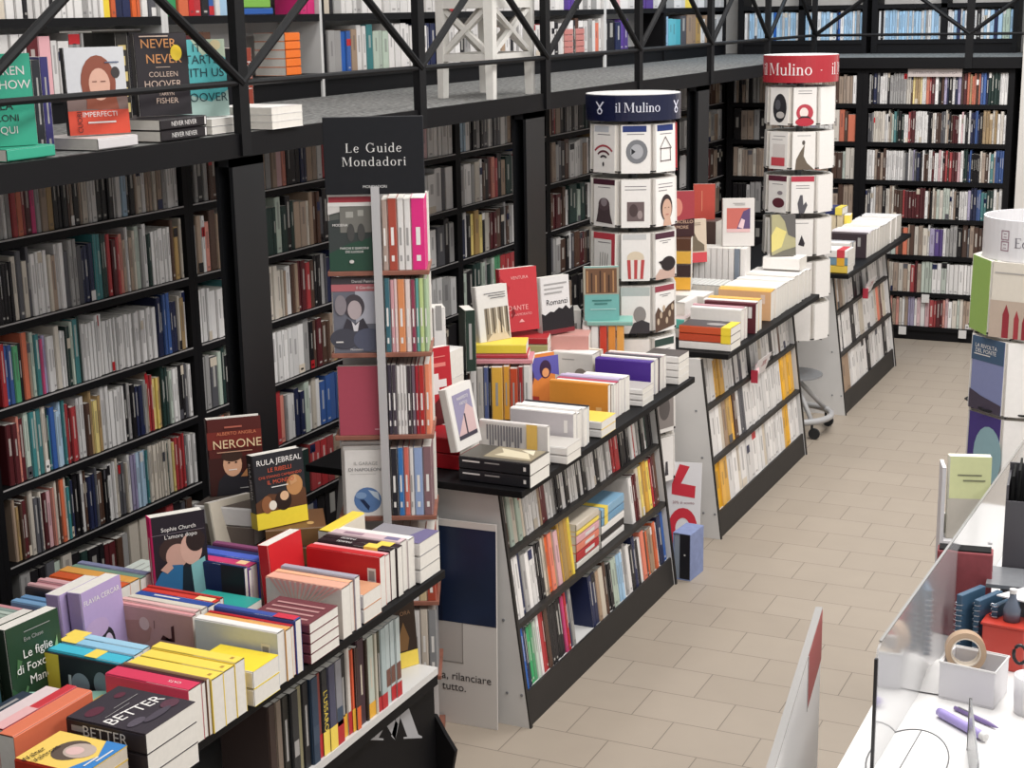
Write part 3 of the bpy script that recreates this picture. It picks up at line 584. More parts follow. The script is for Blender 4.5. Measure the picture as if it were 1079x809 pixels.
# flat piles on the middle shelf
G2P = 'piles lying on the middle shelf behind the sign tower'
for k, (c, t) in enumerate((('P', .028), ('r', .04), ('s', .035), ('p', .035), ('y', .02), ('c', .03))):
    z = .4015+sum(x for x in (.028, .04, .035, .035, .02, .03)[:k])+k*.0008
    flat(-2.42, 5.62, z, .24, .15, t, c, f'{ORD(k+1)} book from bottom of the red flat pile, middle gondola shelf', rot=90, group=G2P, sart=[('r', t*.3, .05, t*.7, .15, 'w')] if c in 'rsp' else [])
for k, (c, t) in enumerate((('W', .03), ('k', .03), ('W', .035), ('#6f9bbb', .035), ('#84abc6', .04))):
    z = .4015+sum(x for x in (.03, .03, .035, .035, .04)[:k])+k*.0008
    flat(-2.42, 5.90, z, .26, .15, t, c, f'{ORD(k+1)} book from bottom of the blue flat pile, middle gondola shelf', rot=90, group=G2P, band=[(.19, .23, 'y')] if c[0] == '#' else [])
grow(0, [(.675, "cwwZZZwwwwkwGwwkwwcwwkwwuwwww", 7.21, 8.82, 'top'), (.40, "wwwcUYZuwGGwwwwwwwwwwwwwZZZZZZ", 7.21, 8.82, 'middle'), (.125, "ZZZZwwcwwwwwwwcwwwwwwZZZwww", 7.21, 8.82, 'bottom')], 'white-spined unit before red carousel', 'spines on the unit before the red carousel', .8, (.24, .25))
grow(0, [(.675, "cUwUcwwwkgkwkwwwgw", 9.87, 11.39, 'top'), (.40, "wwkwwwkwwcwwwwwcsURcw", 9.87, 11.39, 'middle'), (.125, "cUUwwwwwwwkwwwwwwkww", 9.87, 11.39, 'bottom')], 'farthest white-spined unit', 'spines on the farthest unit', .5, (.24, .25))
# promotional strips clipped to the shelves
M_PROMO = mat('white_promo_card', '#e2dcdd', .5)
for q, (y, z) in enumerate(((7.93, .665), (10.58, .672))):
    x = -2.27-.12*z/.925
    o = empty('shelf_sticker', (x, y, z), ('red and white discount label clipped to shelf before the red carousel', 'red and white discount label clipped to shelf of the farthest unit')[q], 'label', 'discount labels clipped to the units')
    MB().prism([(.006, -.01), (.045, .10), (.048, .10), (.010, -.01)], 0, .26, axis='y').build('card', M_PROMO, o)
    MB().add([(.035, -.09, .05), (.035, 0, .0), (.02, .0, .11), (.02, -.075, .11)], [(0, 1, 2, 3)]) if False else None
    c = MB(); c.prism([(.012, -.02), (.05, -.02), (.05, .05), (.012, .05)], -.012, -.009, axis='y'); c.build('red_flap', mat('sale_red', '#b23345', .5), o)
    d = MB(); d.lathe([(0, 0), (.026, 0), (.026, .002), (0, .002)], 20, M=T(.031, .04, .05) @ Matrix.Rotation(R(71), 4, 'Y')); d.build('pink_roundel', mat('pale_pink_print', '#e3bcc0', .5), o)
    lt = MB(); vs, fs = text_geo('20%', .05); lt.add([(.0335+yy*.35, .165+xx, .055+yy*.93) for xx, yy in vs], fs, lin('#b23345')); lt.build('lettering', M_LET, o)

# ------------------------------------------------------------------ nearest low table
T1 = .83
nt_ = empty('display_table', (-2.30, 4.27, 0), 'nearest low display table with black top, white lower shelf and M emblem', 'display table')
def tb(x0, y0, z0, x1, y1, z1, name, m): return MB().box(x0+2.30, y0-4.27, z0, x1+2.30, y1-4.27, z1).build(name, m, nt_)
bevel(tb(-3.22, 2.0, T1-.03, -2.295, 4.275, T1-.0005, 'top_board', M_BLACK), .003)
tb(-3.2, 2.0, .425, -2.362, 4.325, .45, 'lower_shelf', M_WHITE); tb(-3.2, 2.0, .385, -2.366, 4.33, .424, 'shelf_rim', M_BLACK)
tb(-2.80, 2.0, .45, -2.74, 4.24, T1-.03, 'back_panel', M_BLACK); tb(-3.2, 2.0, 0, -2.385, 4.335, .385, 'plinth', M_BLACK)
tb(-3.19, 4.235, .45, -2.72, 4.26, T1-.03, 'end_panel', M_BLACK)
f = MB(); f.prism([(-2.6+2.30, .0), (-2.385+2.3, 0), (-2.33+2.3, .04), (-2.31+2.3, .14), (-2.35+2.3, .2), (-2.385+2.3, .26), (-2.6+2.3, .26)], .066, .085, axis='y'); f.build('shaped_foot', M_BLACK, nt_)
em = MB(); X0 = -2.3845+2.30
def em_poly(pts): em.add([(X0, y-4.27, z) for y, z in pts], [tuple(range(len(pts)))], None)
# grey M emblem: two slanted strokes with serifs
em_poly([(3.878, .380), (3.985, .330), (3.985, .336), (3.955, .352), (4.02, .388), (4.0, .395), (3.93, .366), (3.878, .387)])
em_poly([(3.985, .405), (4.015, .423), (4.082, .345), (4.06, .296)])
em_poly([(4.06, .296), (4.10, .365), (4.085, .388), (4.035, .322)])
em_poly([(4.10, .415), (4.145, .393), (4.215, .246), (4.24, .228), (4.24, .222), (4.115, .276), (4.115, .282), (4.14, .272), (4.085, .388)])
em.build('emblem', mat('grey_print', '#a3a3a6', .5), nt_)
GL = 'books standing on the white lower shelf of the nearest table'
low = [('#3a2b27', .035, 'dark brown'), ('#7a6c60', .03, 'tan'), ('#23221f', .035, 'black'), ('#2a2b2d', .04, 'charcoal'), ('#857f63', .03, 'olive'), ('#1f1f22', .035, 'black'), ('#2b3d52', .04, 'slate blue'), ('#7d3a35', .022, 'dull red'),
       ('#26272b', .035, 'black, gold lettered'), ('#4a4a60', .04, 'grey violet'), ('#8b8a90', .04, 'grey'), ('#201f22', .035, 'black'), ('#cfc8c0', .022, 'off white'), ('#d85b39', .018, 'orange red'), ('#3f2a28', .022, 'dark brown'), ('#3d2630', .045, 'deep plum'), ('#35281f', .016, 'dark brown'),
       ('#b9c0b4', .04, 'pale green'), ('#c9c2b2', .012, 'cream'), ('#3b3a2c', .022, 'dark olive'), ('#a9b6b6', .035, 'pale grey, red-footed'), ('#b4bfbf', .032, 'pale grey'), ('#b7c2c2', .032, 'pale grey'), ('#bcc6c5', .032, 'pale grey')]
a = 3.345
for i, (c, t, n) in enumerate(low):
    hh = .272 if i not in (12, 15) else .285
    lb = f'{n} spine, {ORD(len(low)-i)} from far end of the nearest table, lower shelf'
    sa = []
    foot = {7: 'r', 8: 'y', 9: 'y', 10: 'r', 11: 'Z', 12: 'r', 13: 'Z', 14: 'o', 17: 'Z', 19: 'r', 20: 'r', 22: 'r', 23: 'r'}.get(i)
    if foot: sa.append(('r', .0, 0, t, .05 if i > 16 else .075, foot))
    if i == 8: sa.append(('st', 'L\'USSARO', .14, .03, 'y'))
    if i in (2, 5, 11, 19): sa.append(('r', t*.35, .07, t*.65, .2, 'g'))
    if i in (3,): sa.append(('r', t*.2, .07, t*.8, .12, 'g'))
    if i in (6, 10, 21, 22, 23): sa.append(('r', t*.1, .06, t*.9, .12, '#6f4a40' if i > 20 else '#39485c'))
    if i in (15, 17): sa.append(('r', t*.4, .1, t*.6, .2, 'c'))
    add_book(T(-2.365-.012*random.random(), a+t, .4508) @ RZ(180), .17, hh, t-.001, c, label=lb, must=True, group=GL, sart=sa); a += t
faceout(-2.475, 4.25, .4508, 62, .17, .27, .03, '#2a201b', 'dark face-out book with yellow paper band at end of lower shelf', face='#33261e', tilt=5, group=GL, art=[('p', [(.03, .06), (.13, .06), (.14, .1), (.12, .16), (.1, .11), (.05, .1)], '#7b5a38'), ('t', 'ORA', .13, .19, .02, '#8d6b50')], band=[(0, .055, 'y')])

# ---- the right-hand column of the table: spines up and flat piles, near to far
GR = 'books arranged on top of the nearest table'
def kw(**k): k['group'] = GR; return k
zf = T1+.0008
for k in range(4):
    flat(-2.358, 2.535, zf+k*.0345, .2, .155, .033, '#b8341f', f'{ORD(k+1)} from bottom of the yellow-covered pile at lower left corner of photo', face='#eac766', **kw(pages='c',
        art=([('e', .085, .105, .05, .045, '#5d5048'), ('e', .09, .085, .036, .04, '#b9a79c'), ('e', .085, .095, .02, .022, '#d8b5b0'), ('p', [(0, 0), (.03, 0), (.155, .06), (.155, .0)], '#3d7fc0'), ('p', [(.0, .0), (.0, .055), (.155, .0)], '#3d7fc0'), ('t', 'Walter', .03, .17, .026, 'k', 0), ('t', 'Valtrom', .045, .145, .026, 'k', 0), ('r', .06, .01, .12, .015, 'w'), ('r', .03, .02, .08, .025, 'w')] if k == 3 else [])))
for k in range(3):
    flat(-2.342, 2.735, zf+k*.0535, .235, .195, .053, '#2b2328', f'{ORD(k+1)} from bottom of the black BETTER pile on nearest table', face='#39333a', **kw(
        art=([('t', 'BETTER', .095, .105, .052, 'W', -8), ('e', .05, .19, .03, .018, '#5b2f3c'), ('e', .15, .195, .018, .012, '#5b2f3c'), ('e', .045, .06, .03, .014, '#57505a'), ('e', .16, .05, .028, .02, '#5a3a46'), ('e', .1, .04, .05, .012, '#4d4650'), ('r', .03, .14, .12, .142, 'g'), ('r', .08, .155, .17, .157, 'g')] if k == 2 else []), sart=[('st', 'BETTER', .12, .04, 'w'), ('r', .015, .18, .03, .22, 'g')]))
def group_up(items, xr, y, z, L, H, **k):
    """spine-up books one behind the other; items: (colour, thickness, label, options)"""
    for it in items:
        c, t, lb = it[:3]; op = dict(it[3]) if len(it) > 3 else {}
        LL = op.pop('L', L)+random.uniform(-.006, .006); HH = op.pop('H', H)+random.uniform(-.006, .006); face = op.pop('face', None)
        spineup(xr+random.uniform(-.006, .006)+op.pop('dx', 0), y, z, LL, HH, t-.0015, c, lb, face=face, group=op.pop('group', GR), **op); y += t
    return y
barc = lambda L, H: [('r', H*.25, L-.05, H*.55, L-.02, 'W'), ('r', H*.3, L-.045, H*.5, L-.025, 'g')]
group_up([('#cf3d5b', .056, 'bright pink-red spine-up book behind the BETTER pile', dict(face='#cf3d5b', sart=[('st', 'CATS', .2, .016, 'W')])), ('#4a2028', .018, 'thin dark maroon spine-up book behind the pink-red one'), ('#8a6a52', .014, 'thin brown spine-up book in front of the three yellow ones'),
          ('y', .052, 'nearest of three yellow spine-up books on the table', dict(sart=[('r', .018, .24, .03, .25, 'Y')])), ('y', .05, 'middle of three yellow spine-up books on the table', dict(sart=[('r', .018, .24, .03, .25, 'Y')])), ('y', .045, 'farthest of three yellow spine-up books on the table', dict(sart=[('r', .018, .24, .03, .25, 'Y')]))], -2.285, 2.885, zf, .265, .155)
for k in range(2): flat(-2.37, 3.205, zf+k*.051, .19, .125, .05, 'W', ('lower book of the yellow-covered flat pair behind the yellow spines', 'upper book of the yellow-covered flat pair behind the yellow spines')[k], face='#e8cf3a', **kw())
group_up([('W', .035, 'white spine-up book with a misty cover facing the viewer', dict(face='#cfd3d6', art=[('r', .10, .02, .15, .25, '#bdc2b4'), ('r', .125, .14, .15, .24, '#d9c96a')]+barc(.27, .155))), ('#dba35f', .03, 'tan orange spine-up book behind the misty white one'), ('r', .02, 'thin red spine-up book behind the tan orange one'),
          ('#3f549c', .03, 'blue and red spine-up book, last behind the misty white one', dict(sart=[('r', 0, .2, .03, .27, '#c8384a')]))], -2.29, 3.285, zf, .275, .155)
for k in range(4): flat(-2.385, 3.515, zf+k*.031, .2, .155, .03, '#8b4a50', f'{ORD(k+1)} from bottom of maroon patterned pile beside the peach book', face='#6e3a40', **kw(art=[('r', .02+.03*i, .02, .03+.03*i, .18, '#b88a88') for i in range(4)] if k == 3 else []))
group_up([('#e2a892', .05, 'peach spine-up book with a radiating pale cover', dict(face='#d6cdc6', art=[('p', [(0, .125+.012*math.sin(a*.5)*0), (0, .0), (.05-.02*abs(a-3)/3, .0+.04*a), (0, .0)], '#dfb8ac') for a in (1,)]+[('p', [(.0, .01+.02*i), (.0, .022+.02*i), (.06, .065+.009*i)], '#e0a8a0') for i in range(13)])), ('#efb08c', .028, 'orange cream spine-up book behind the peach one'), ('#a5a0ac', .03, 'lilac grey spine-up book behind the peach one')], -2.30, 3.63, zf, .265, .165)
for k in range(2): flat(-2.39, 3.81, zf+k*.047, .18, .11, .046, 'W', ('lower white book of the pair beside the big red cover', 'upper book of the pair beside the big red cover, skin toned')[k], face='#cf9a78', **kw())
group_up([('#c22a2e', .036, 'large bright red spine-up book with barcode on its back', dict(face='#c8282c', art=barc(.27, .16))), ('#e3a3a6', .034, 'pink spine-up book behind the large red one'), ('#2a1a20', .034, 'nearer of two dark spine-up books with yellow bands', dict(band=[(.17, .22, 'y')], sart=[('st', 'PARISI', .09, .02, 'w')])),
          ('#2a1a20', .034, 'farther of two dark spine-up books with yellow bands', dict(band=[(.2, .25, 'y')], sart=[('st', 'PARISI', .09, .02, 'w')])), ('#d3b9bd', .045, 'pale pink spine-up book behind the dark banded pair', dict(sart=[('r', .01, .2, .035, .25, '#7a7391'), ('r', .01, .05, .03, .12, '#9b7f8c')])), ('W', .04, 'white spine-up book, last row before the flat end pile')], -2.315, 3.888, zf, .27, .165)
for k in range(3): flat(-2.41, 4.19, zf+k*.046, .21, .14, .045, 'W', f'{ORD(k+1)} from bottom of the white-edged pile at table end', face='#8f8c92' if k == 2 else 'g', **kw(art=[('p', [(0, 0), (.14, 0), (.14, .05), (0, .08)], '#6b6488')] if k == 2 else []))
spineup_y(-2.575, 4.03, zf, .21, .172, .05, '#eccf4a', 'rounded yellow spine-up book left of the dark banded pair', face='#d8cfc0', **kw())
# ---- middle column
group_up([('k', .012, 'dark photo cover with yellow strip facing viewer, cyan row', dict(face='#1f232b', art=[('r', 0, 0, .15, .05, '#e9cf4a'), ('e', .07, .12, .03, .03, '#8f9aa8'), ('e', .06, .19, .035, .025, '#7d8894'), ('r', .05, .08, .13, .09, '#c6ccd2')])), ('#45b5cc', .05, 'bright cyan spine-up book with a yellow patch', dict(sart=[('r', 0, .13, .05, .17, 'y')])), ('#8fc0da', .04, 'pale blue spine-up book behind the cyan one', dict(sart=[('r', 0, 0, .04, .06, 'y')])), ('#9cc6dc', .035, 'pale blue yellow-ended spine-up book, back of cyan row', dict(sart=[('r', 0, 0, .04, .06, 'y')]))], -2.556, 2.95, zf, .255, .15)
group_up([('#d99a9c', .02, 'pink spine-up book with a drawn bird cover facing viewer', dict(face='#c99c94', art=[('p', [(.05, .02), (.04, .09), (.06, .12), (.10, .11), (.13, .06), (.09, .02)], '#b98a7c'), ('e', .05, .095, .02, .018, '#e0c2b8'), ('p', [(.04, .2), (.09, .2), (.09, .18), (.075, .16), (.09, .15), (.08, .19), (.045, .19)], '#4f2724'), ('r', .035, .13, .06, .132, '#6d4c47')])), ('#e0b3b0', .025, 'light pink spine-up book behind the drawn bird one'), ('#cfc8bb', .03, 'cream spine-up book in the pink and blue row'), ('#2c4b96', .035, 'royal blue spine-up book in the pink and blue row', dict(sart=[('r', .012, .06, .02, .15, 'w')])), ('#c7392f', .03, 'red spine-up book with a cream tag, before the couple book', dict(sart=[('r', .004, .19, .028, .25, '#efd9a0')])), ('#b8342e', .02, 'second red spine-up book directly before the couple book')], -2.59, 3.305, zf, .262, .15)
flat(-2.70, 3.555, zf, .24, .12, .06, 'g', 'grey flat book beneath the teal one in table middle', **kw())
flat(-2.67, 3.56, zf+.061, .2, .12, .03, '#2a8d84', 'teal flat book in front of the navy spine-up cover', face='#2e9a90', **kw())
group_up([('#1d2c58', .018, 'navy spine-up book with black end, facing viewer', dict(face='#1c3160', art=[('r', 0, .15, .16, .235, '#20222a'), ('r', .05, .03, .12, .036, 'l'), ('r', .04, .045, .11, .05, 'l')])), ('#7b4a9c', .018, 'purple spine-up book behind the navy cover'), ('#c23a6a', .045, 'magenta spine-up book with a cream tag', dict(sart=[('r', .01, .19, .04, .225, '#f0c89a')])), ('#4a62c0', .045, 'cobalt spine-up book behind the magenta one'), ('#222c55', .035, 'dark navy spine-up book behind the cobalt one'), ('#7d4468', .03, 'plum spine-up book, last behind the cobalt one')], -2.655, 3.655, zf, .24, .16)
faceout(-2.585, 3.80, zf, 88, .175, .222, .04, '#c5232b', 'red face-out book standing amid the spine-up rows', face='#c8262c', tilt=4, **kw(art=[('p', [(.05, .03), (.13, .06), (.13, .064), (.05, .034)], '#e08478'), ('p', [(.08, .06), (.085, .075), (.088, .06)], '#e08478')]))
flat(-2.86, 3.64, zf, .2, .16, .06, 'B', 'flat dark book underneath the standing couple book', **kw())
faceout(-2.842, 3.60, zf+.061, 54, .17, .265, .045, '#d3236d', 'face-out novel with a kissing couple and magenta spine', face='#231d26', tilt=3, hard=True, **kw(
    art=[('e', .065, .155, .045, .04, '#3a2a28'), ('e', .075, .135, .035, .038, '#c39a8c'), ('e', .12, .15, .034, .05, '#cfa596'), ('e', .135, .175, .03, .035, '#2e2120'), ('p', [(.02, .09), (.05, .11), (.09, .105), (.1, .08), (.1, .0), (.0, .0), (0, .06)], '#2d6693'), ('p', [(.09, .1), (.12, .09), (.125, .0), (.08, 0)], '#15202b'), ('p', [(.115, .1), (.16, .12), (.165, 0), (.12, 0)], '#7fb3b5'), ('p', [(.02, .1), (.05, .125), (.06, .1), (.04, .085)], '#c39a8c'), ('t', 'Sophie Church', .085, .222, .018, 'W'), ('t', 'L\'amore dopo', .09, .198, .018, 'W'), ('r', 0, .208, .165, .2095, '#7a7078')], sart=[('r', .018, .05, .026, .2, 'W')]))
flat(-3.06, 3.71, zf, .22, .2, .07, '#6c6f9a', 'pale flat book with sheet music lines behind the yellow spine', face='#d5dcd4', **kw(art=[('r', .03, .03+.03*i, .17, .033+.03*i, 'g') for i in range(6)]+[('p', [(.05, .02), (.12, .06), (.11, .08), (.03, .03)], '#4a5550')]))
flat(-2.95, 3.80, zf+.0, .1, .1, .075, 'G', 'small grey flat book behind the sheet music cover', face='r', **kw()) if False else None
# ---- left column
group_up([('#3a3338', .018, 'black spine-up book at front of the pink left row'), ('#d8a9ab', .022, '1st pale pink spine-up book of the left row'), ('#c88f96', .022, '2nd, dusty pink spine-up book of the left row'), ('#dda7ac', .022, '3rd, rose pink spine-up book of the left row'), ('#e4b6b6', .024, '4th, light pink spine-up book of the left row'),
          ('#cf5a2e', .05, 'orange spine-up book beside the yellow orange one', dict(sart=[('r', .01, .13, .03, .17, '#f0d9b8')])), ('#e5a552', .048, 'yellow orange spine-up book behind the orange one'), ('#7fa08c', .03, 'sage green spine-up book behind the yellow orange one'), ('#8b8fb0', .028, 'grey lilac spine-up book at back of left row')], -2.925, 3.30, zf, .27, .15)
group_up([('#7fa7cc', .03, 'sky blue spine-up book left of the lilac cover'), ('#6f97c0', .03, 'second sky blue spine-up book left of the lilac cover')], -2.95, 3.225, zf, .22, .14)
group_up([('#a9b8ac', .026, 'pale green spine-up book at left picture edge'), ('#c3cfc4', .024, 'whitish green spine-up book at left picture edge'), ('#95a8a0', .024, 'grey green spine-up book at left picture edge'), ('#d79aa0', .024, 'pink spine-up book at left picture edge')], -2.98, 3.10, zf, .24, .14)
lil = [('t', 'FLAVIA CERCAR', .085, .205, .021, 'W'), ('e', .09, .06, .03, .05, '#2a2a30'), ('e', .092, .052, .02, .04, '#c9b9d2'), ('e', .05, .12, .05, .03, '#b39cc0')]
faceout(-2.875, 3.195, zf, 90, .17, .235, .05, '#a793c0', 'rear of two lilac face-out novels, mostly hidden', face='#ab98c2', tilt=3, **kw())
faceout(-2.82, 3.22, zf, 90, .17, .24, .05, '#a793c0', 'front lilac face-out novel lettered FLAVIA CERCAR', face='#ad99c3', tilt=3, **kw(art=lil))
fol = [('p', [(.17, .0), (.17, .17), (.13, .1), (.15, .06)], '#4f7a4a'), ('p', [(0, 0), (.05, .0), (.03, .06), (.0, .09)], '#33573a'), ('p', [(.12, .0), (.17, .0), (.14, .05)], '#6b9460'), ('p', [(.02, .11), (.045, .15), (.03, .16)], '#4a6f48'), ('p', [(.17, .18), (.15, .13), (.17, .12)], '#86a878'), ('p', [(.02, .03), (.05, .08), (.055, .075), (.03, .02)], '#557d55'),
       ('t', 'Le figlie', .1, .165, .034, 'W'), ('t', 'di Foxcote', .095, .128, .034, 'W'), ('t', 'Manor', .105, .09, .034, 'W'), ('t', 'Eve Chase', .09, .205, .016, 'g'), ('r', .06, .225, .15, .227, 'g')]
faceout(-2.845, 2.88, zf, 85, .185, .25, .04, '#1e2b22', 'dark green book standing behind the Foxcote novel', face='#22301f', tilt=3, **kw())
faceout(-2.80, 2.92, zf, 85, .185, .25, .042, '#1e2b22', 'dark green face-out novel lettered Le figlie di Foxcote Manor', face='#26402c', tilt=3, **kw(art=fol))
for k in range(2): flat(-2.66, 2.84, zf+k*.036, .21, .15, .035, '#9cc4b0', ('lower aqua flat book beside the salmon spines', 'upper aqua flat book beside the salmon spines')[k], face='#93bfae', rot=25, **kw(art=[('e', .05, .06, .012, .02, '#4f8a78')] if k else []))
flat(-2.52, 2.855, zf, .1, .08, .09, '#d8c06a', 'small yellow flat book behind the salmon spine', face='#e0bd62', **kw())
spineup_y(-2.495, 2.50, zf, .275, .165, .05, '#d8785a', 'salmon orange spine-up book pointing away, near lower left corner', face='#c96a4c', **kw())
spineup_y(-2.546, 2.52, zf, .26, .165, .035, '#c23a42', 'red and pink spine-up book left of the salmon one', face='#d69a9a', **kw(sart=[('r', 0, 0, .035, .12, '#e0adad')]))
spineup_y(-2.582, 2.50, zf, .26, .16, .05, '#d9c6c6', 'pale spine-up book left of the red and pink one', **kw())
spineup_y(-2.634, 2.48, zf, .24, .155, .04, '#2f3946', 'dark blue grey spine-up book at left picture edge', **kw(sart=[('r', .01, .05, .02, .2, 'g')]))
faceout(-2.80, 2.70, zf, 80, .14, .19, .03, '#23434c', 'dark teal book with barcode label at left picture edge', face='#24454e', tilt=4, **kw(art=[('r', .095, .045, .125, .095, 'W'), ('r', .1, .05, .12, .09, 'g')]))
# ---- back corner of the table
for k in range(3): flat(-3.03, 4.17, zf+k*.065, .21, .24, .064, ('#6a5f58', '#7b6f66', 'W')[k], f'{ORD(k+1)} from bottom of the flat pile carrying the NERONE book', face='#544b45' if k == 2 else None, rot=10, **kw())
faceout(-3.045, 4.19, zf+.196, 43, .185, .265, .05, '#3a1a1a', 'face-out red and black NERONE book with a portrait', face='#54201c', tilt=5, hard=True, **kw(
    art=[('p', [(0, 0), (.185, 0), (.185, .13), (0, .13)], '#3c1b17'), ('p', [(0, .16), (.185, .16), (.185, .22), (0, .22)], '#752a22'), ('p', [(.02, 0), (.17, 0), (.165, .05), (.11, .075), (.05, .072), (.03, .05)], '#26242a'), ('e', .08, .105, .032, .042, '#d3a283'), ('e', .08, .135, .036, .02, '#3e2a22'), ('p', [(.105, .06), (.13, .09), (.14, .13), (.17, .135), (.185, .11), (.185, .05), (.14, .06)], '#a3714a'), ('r', .066, .085, .094, .089, '#e8d9cc'), ('e', .068, .112, .004, .003, '#3a2620'), ('e', .092, .112, .004, .003, '#3a2620'),
         ('t', 'NERONE', .1, .175, .042, '#e6c9a0'), ('t', 'ALBERTO ANGELA', .1, .213, .016, '#d9825e'), ('r', .06, .232, .12, .238, '#b06050'), ('r', .03, .148, .15, .151, '#c79a80'), ('r', .1, .02, .16, .023, 'g')]))
faceout(-2.965, 4.075, zf+.0, 68, .17, .22, .035, '#cfc6b4', 'cream book leaning in front of the NERONE pile', face='#c9bfae', tilt=12, **kw(art=[('p', [(.1, .03), (.13, .03), (.12, .07), (.11, .05)], '#7d766a')]))
for k in range(2): flat(-2.82, 4.19, zf+k*.067, .2, .2, .066, '#7a5a3a', ('lower brown flat book under the JEBREAL novel', 'upper brown gold flat book under the JEBREAL novel')[k], face='#6b4a30', rot=35, **kw(art=[('e', .05+.03*i, .05+.02*((i*7) % 5), .016, .012, ('#b9945e', '#3a2620', '#d9c0a0')[i % 3]) for i in range(5)] if k else []))
faceout(-2.815, 4.115, zf+.136, 60, .185, .25, .045, '#221f22', 'face-out RULA JEBREAL novel with a wide yellow band', face='#26252a', tilt=5, hard=True, **kw(
    art=[('p', [(0, .05), (.185, .05), (.185, .11), (.15, .14), (.1, .105), (.05, .115), (0, .09)], '#5c3a26'), ('e', .145, .13, .03, .035, '#b98555'), ('e', .1, .085, .03, .034, '#2a1a16'), ('e', .105, .1, .016, .016, '#d9b08c'), ('e', .04, .08, .02, .03, '#8c5a3a'), ('e', .06, .075, .014, .016, '#e6dccc'), ('p', [(.125, .15), (.15, .165), (.155, .14), (.13, .13)], '#c49468'),
         ('t', 'RULA JEBREAL', .095, .222, .026, 'W'), ('t', 'LE RIBELLI', .095, .194, .02, '#c9553a'), ('t', 'CHE STANNO CAMBIANDO', .095, .172, .0125, '#c9553a'), ('t', 'IL MONDO', .095, .153, .02, '#c9553a'), ('r', .06, .135, .12, .138, 'w')], sart=[('st', 'RULA JEBREAL', .16, .02, 'W')], band=[(0, .055, '#ecd23e')]))

# ------------------------------------------------------------------ LE GUIDE sign tower
TX, TY = -2.638, 4.50
TW = empty('book_tower', (TX, TY, 0), 'tall wooden shelf tower with black Le Guide Mondadori sign', 'book tower', rz=R(26))
HW = .171   # half width of a face
MB().box(-HW, -.012, .0, HW, .235, .03).build('base', M_WOOD, TW)
TZ = [.17, .46, .86, 1.165, 1.465, 1.762]
TZ = [.30, .585, .905, 1.20, 1.492, 1.775]
for z in TZ: bevel(MB().box(-HW, -.012, z-.016, HW, .235, z).build('shelf', M_WOOD, TW), .002)
MB().box(-.014, -.03, .03, .014, -.013, 2.06).build('front_post', mat('pale_grey_metal', '#b9b7b8', .4, .1), TW)
MB().box(-HW+.02, .162, .03, HW-.02, .172, 2.06).build('core_panel', M_WHITE, TW)
sg = bevel(MB().box(-.166, -.02, 2.035, .166, .0, 2.29).build('sign_panel', mat('black_sign_board', '#1b1c20', .6, var=.06, spec=.25), TW), .002)
for s, z, sz in (('Le Guide', 2.188, .043), ('Mondadori', 2.143, .043)):
    ps, wd = serif_text(s, sz*1.0, .12); lt = MB()
    for p in ps: lt.add([(x, -.0206, z+y) for x, y in p], [tuple(range(len(p)))], lin('#d8d6d4'))
    lt.build('lettering', M_LET, sg)
lt = MB(); vs, fs = text_geo('MONDADORI', .013); lt.add([(x, -.0206, 2.06+y) for x, y in vs], fs, lin('#d8d6d4')); lt.build('lettering', M_LET, sg)
GT = 'guide books on the sign tower'
TM = TW.matrix_basis if False else (T(TX, TY, 0) @ RZ(26))
def tface(x, z, w, h, t, col, label, depth=0, **k):
    return add_book(TM @ T(x, -.006+depth, z+.001) @ RX(-2), w, h, t, col, k.pop('face', None), label=label, must=True, group=GT, **k)
tface(-.163, TZ[5], .148, .268, .03, '#d9d2cc', 'top left tower cover with a building over dark green, red stripe', face='#5a5c58', art=[('r', 0, .25, .148, .268, 'W'), ('r', .004, .231, .146, .25, '#b0404a'), ('r', 0, .218, .148, .231, 'W'), ('p', [(.0, .17), (.148, .19), (.148, 0), (0, 0)], '#3c4140'), ('p', [(0, .06), (.06, .09), (.148, .115), (.148, 0), (0, 0)], '#2c4a3c'), ('p', [(.04, .13), (.04, .215), (.148, .218), (.148, .13)], '#77756f'), ('r', .06, .18, .085, .2, '#a5a39c'), ('r', .1, .185, .12, .205, '#a5a39c'), ('e', .075, .13, .013, .03, '#4c4b49'), ('e', .11, .13, .013, .03, '#4c4b49'), ('p', [(0, .19), (.04, .2), (.04, .218), (0, .218)], '#cfcac6'), ('t', 'PARCHI E GIARDINI', .085, .077, .011, 'W'), ('t', 'DEI LUOGHI', .085, .065, .011, 'W'), ('t', 'MODENA', .04, .155, .012, 'W'), ('e', .075, .032, .008, .006, '#cfcac6')])
tface(-.163, TZ[4], .156, .258, .03, '#d9d2cc', 'second left tower cover with a curly-haired man and pink stripe', face='#6c6d78', art=[('r', 0, .235, .156, .258, '#453f44'), ('r', 0, .212, .156, .236, '#b86a70'), ('r', .08, .1, .156, .212, '#aeaeb8'), ('e', .075, .16, .036, .042, '#4a444a'), ('e', .077, .148, .024, .033, '#b7a9ab'), ('p', [(.03, .07), (.05, .12), (.075, .1), (.105, .12), (.13, .07)], '#3d3a42'), ('p', [(.065, .11), (.078, .095), (.092, .11), (.085, .075), (.072, .075)], '#d8d4d8'), ('e', .03, .165, .02, .035, '#8d858a'), ('e', .04, .05, .05, .035, '#484852'), ('e', .12, .045, .05, .04, '#55586a'), ('t', 'Daniel Pennac', .11, .246, .014, 'w'), ('t', 'Il Giardino', .115, .224, .014, 'w'), ('r', .01, .036, .035, .041, 'w'), ('t', 'Mondadori', .08, .012, .01, 'w')])
tface(-.158, TZ[3], .152, .243, .035, '#4f3a3e', 'third left tower cover, plain dusty red', face='#a8495a', art=[('r', .125, .018, .14, .022, '#d5a0a8')], back='#a8495a')
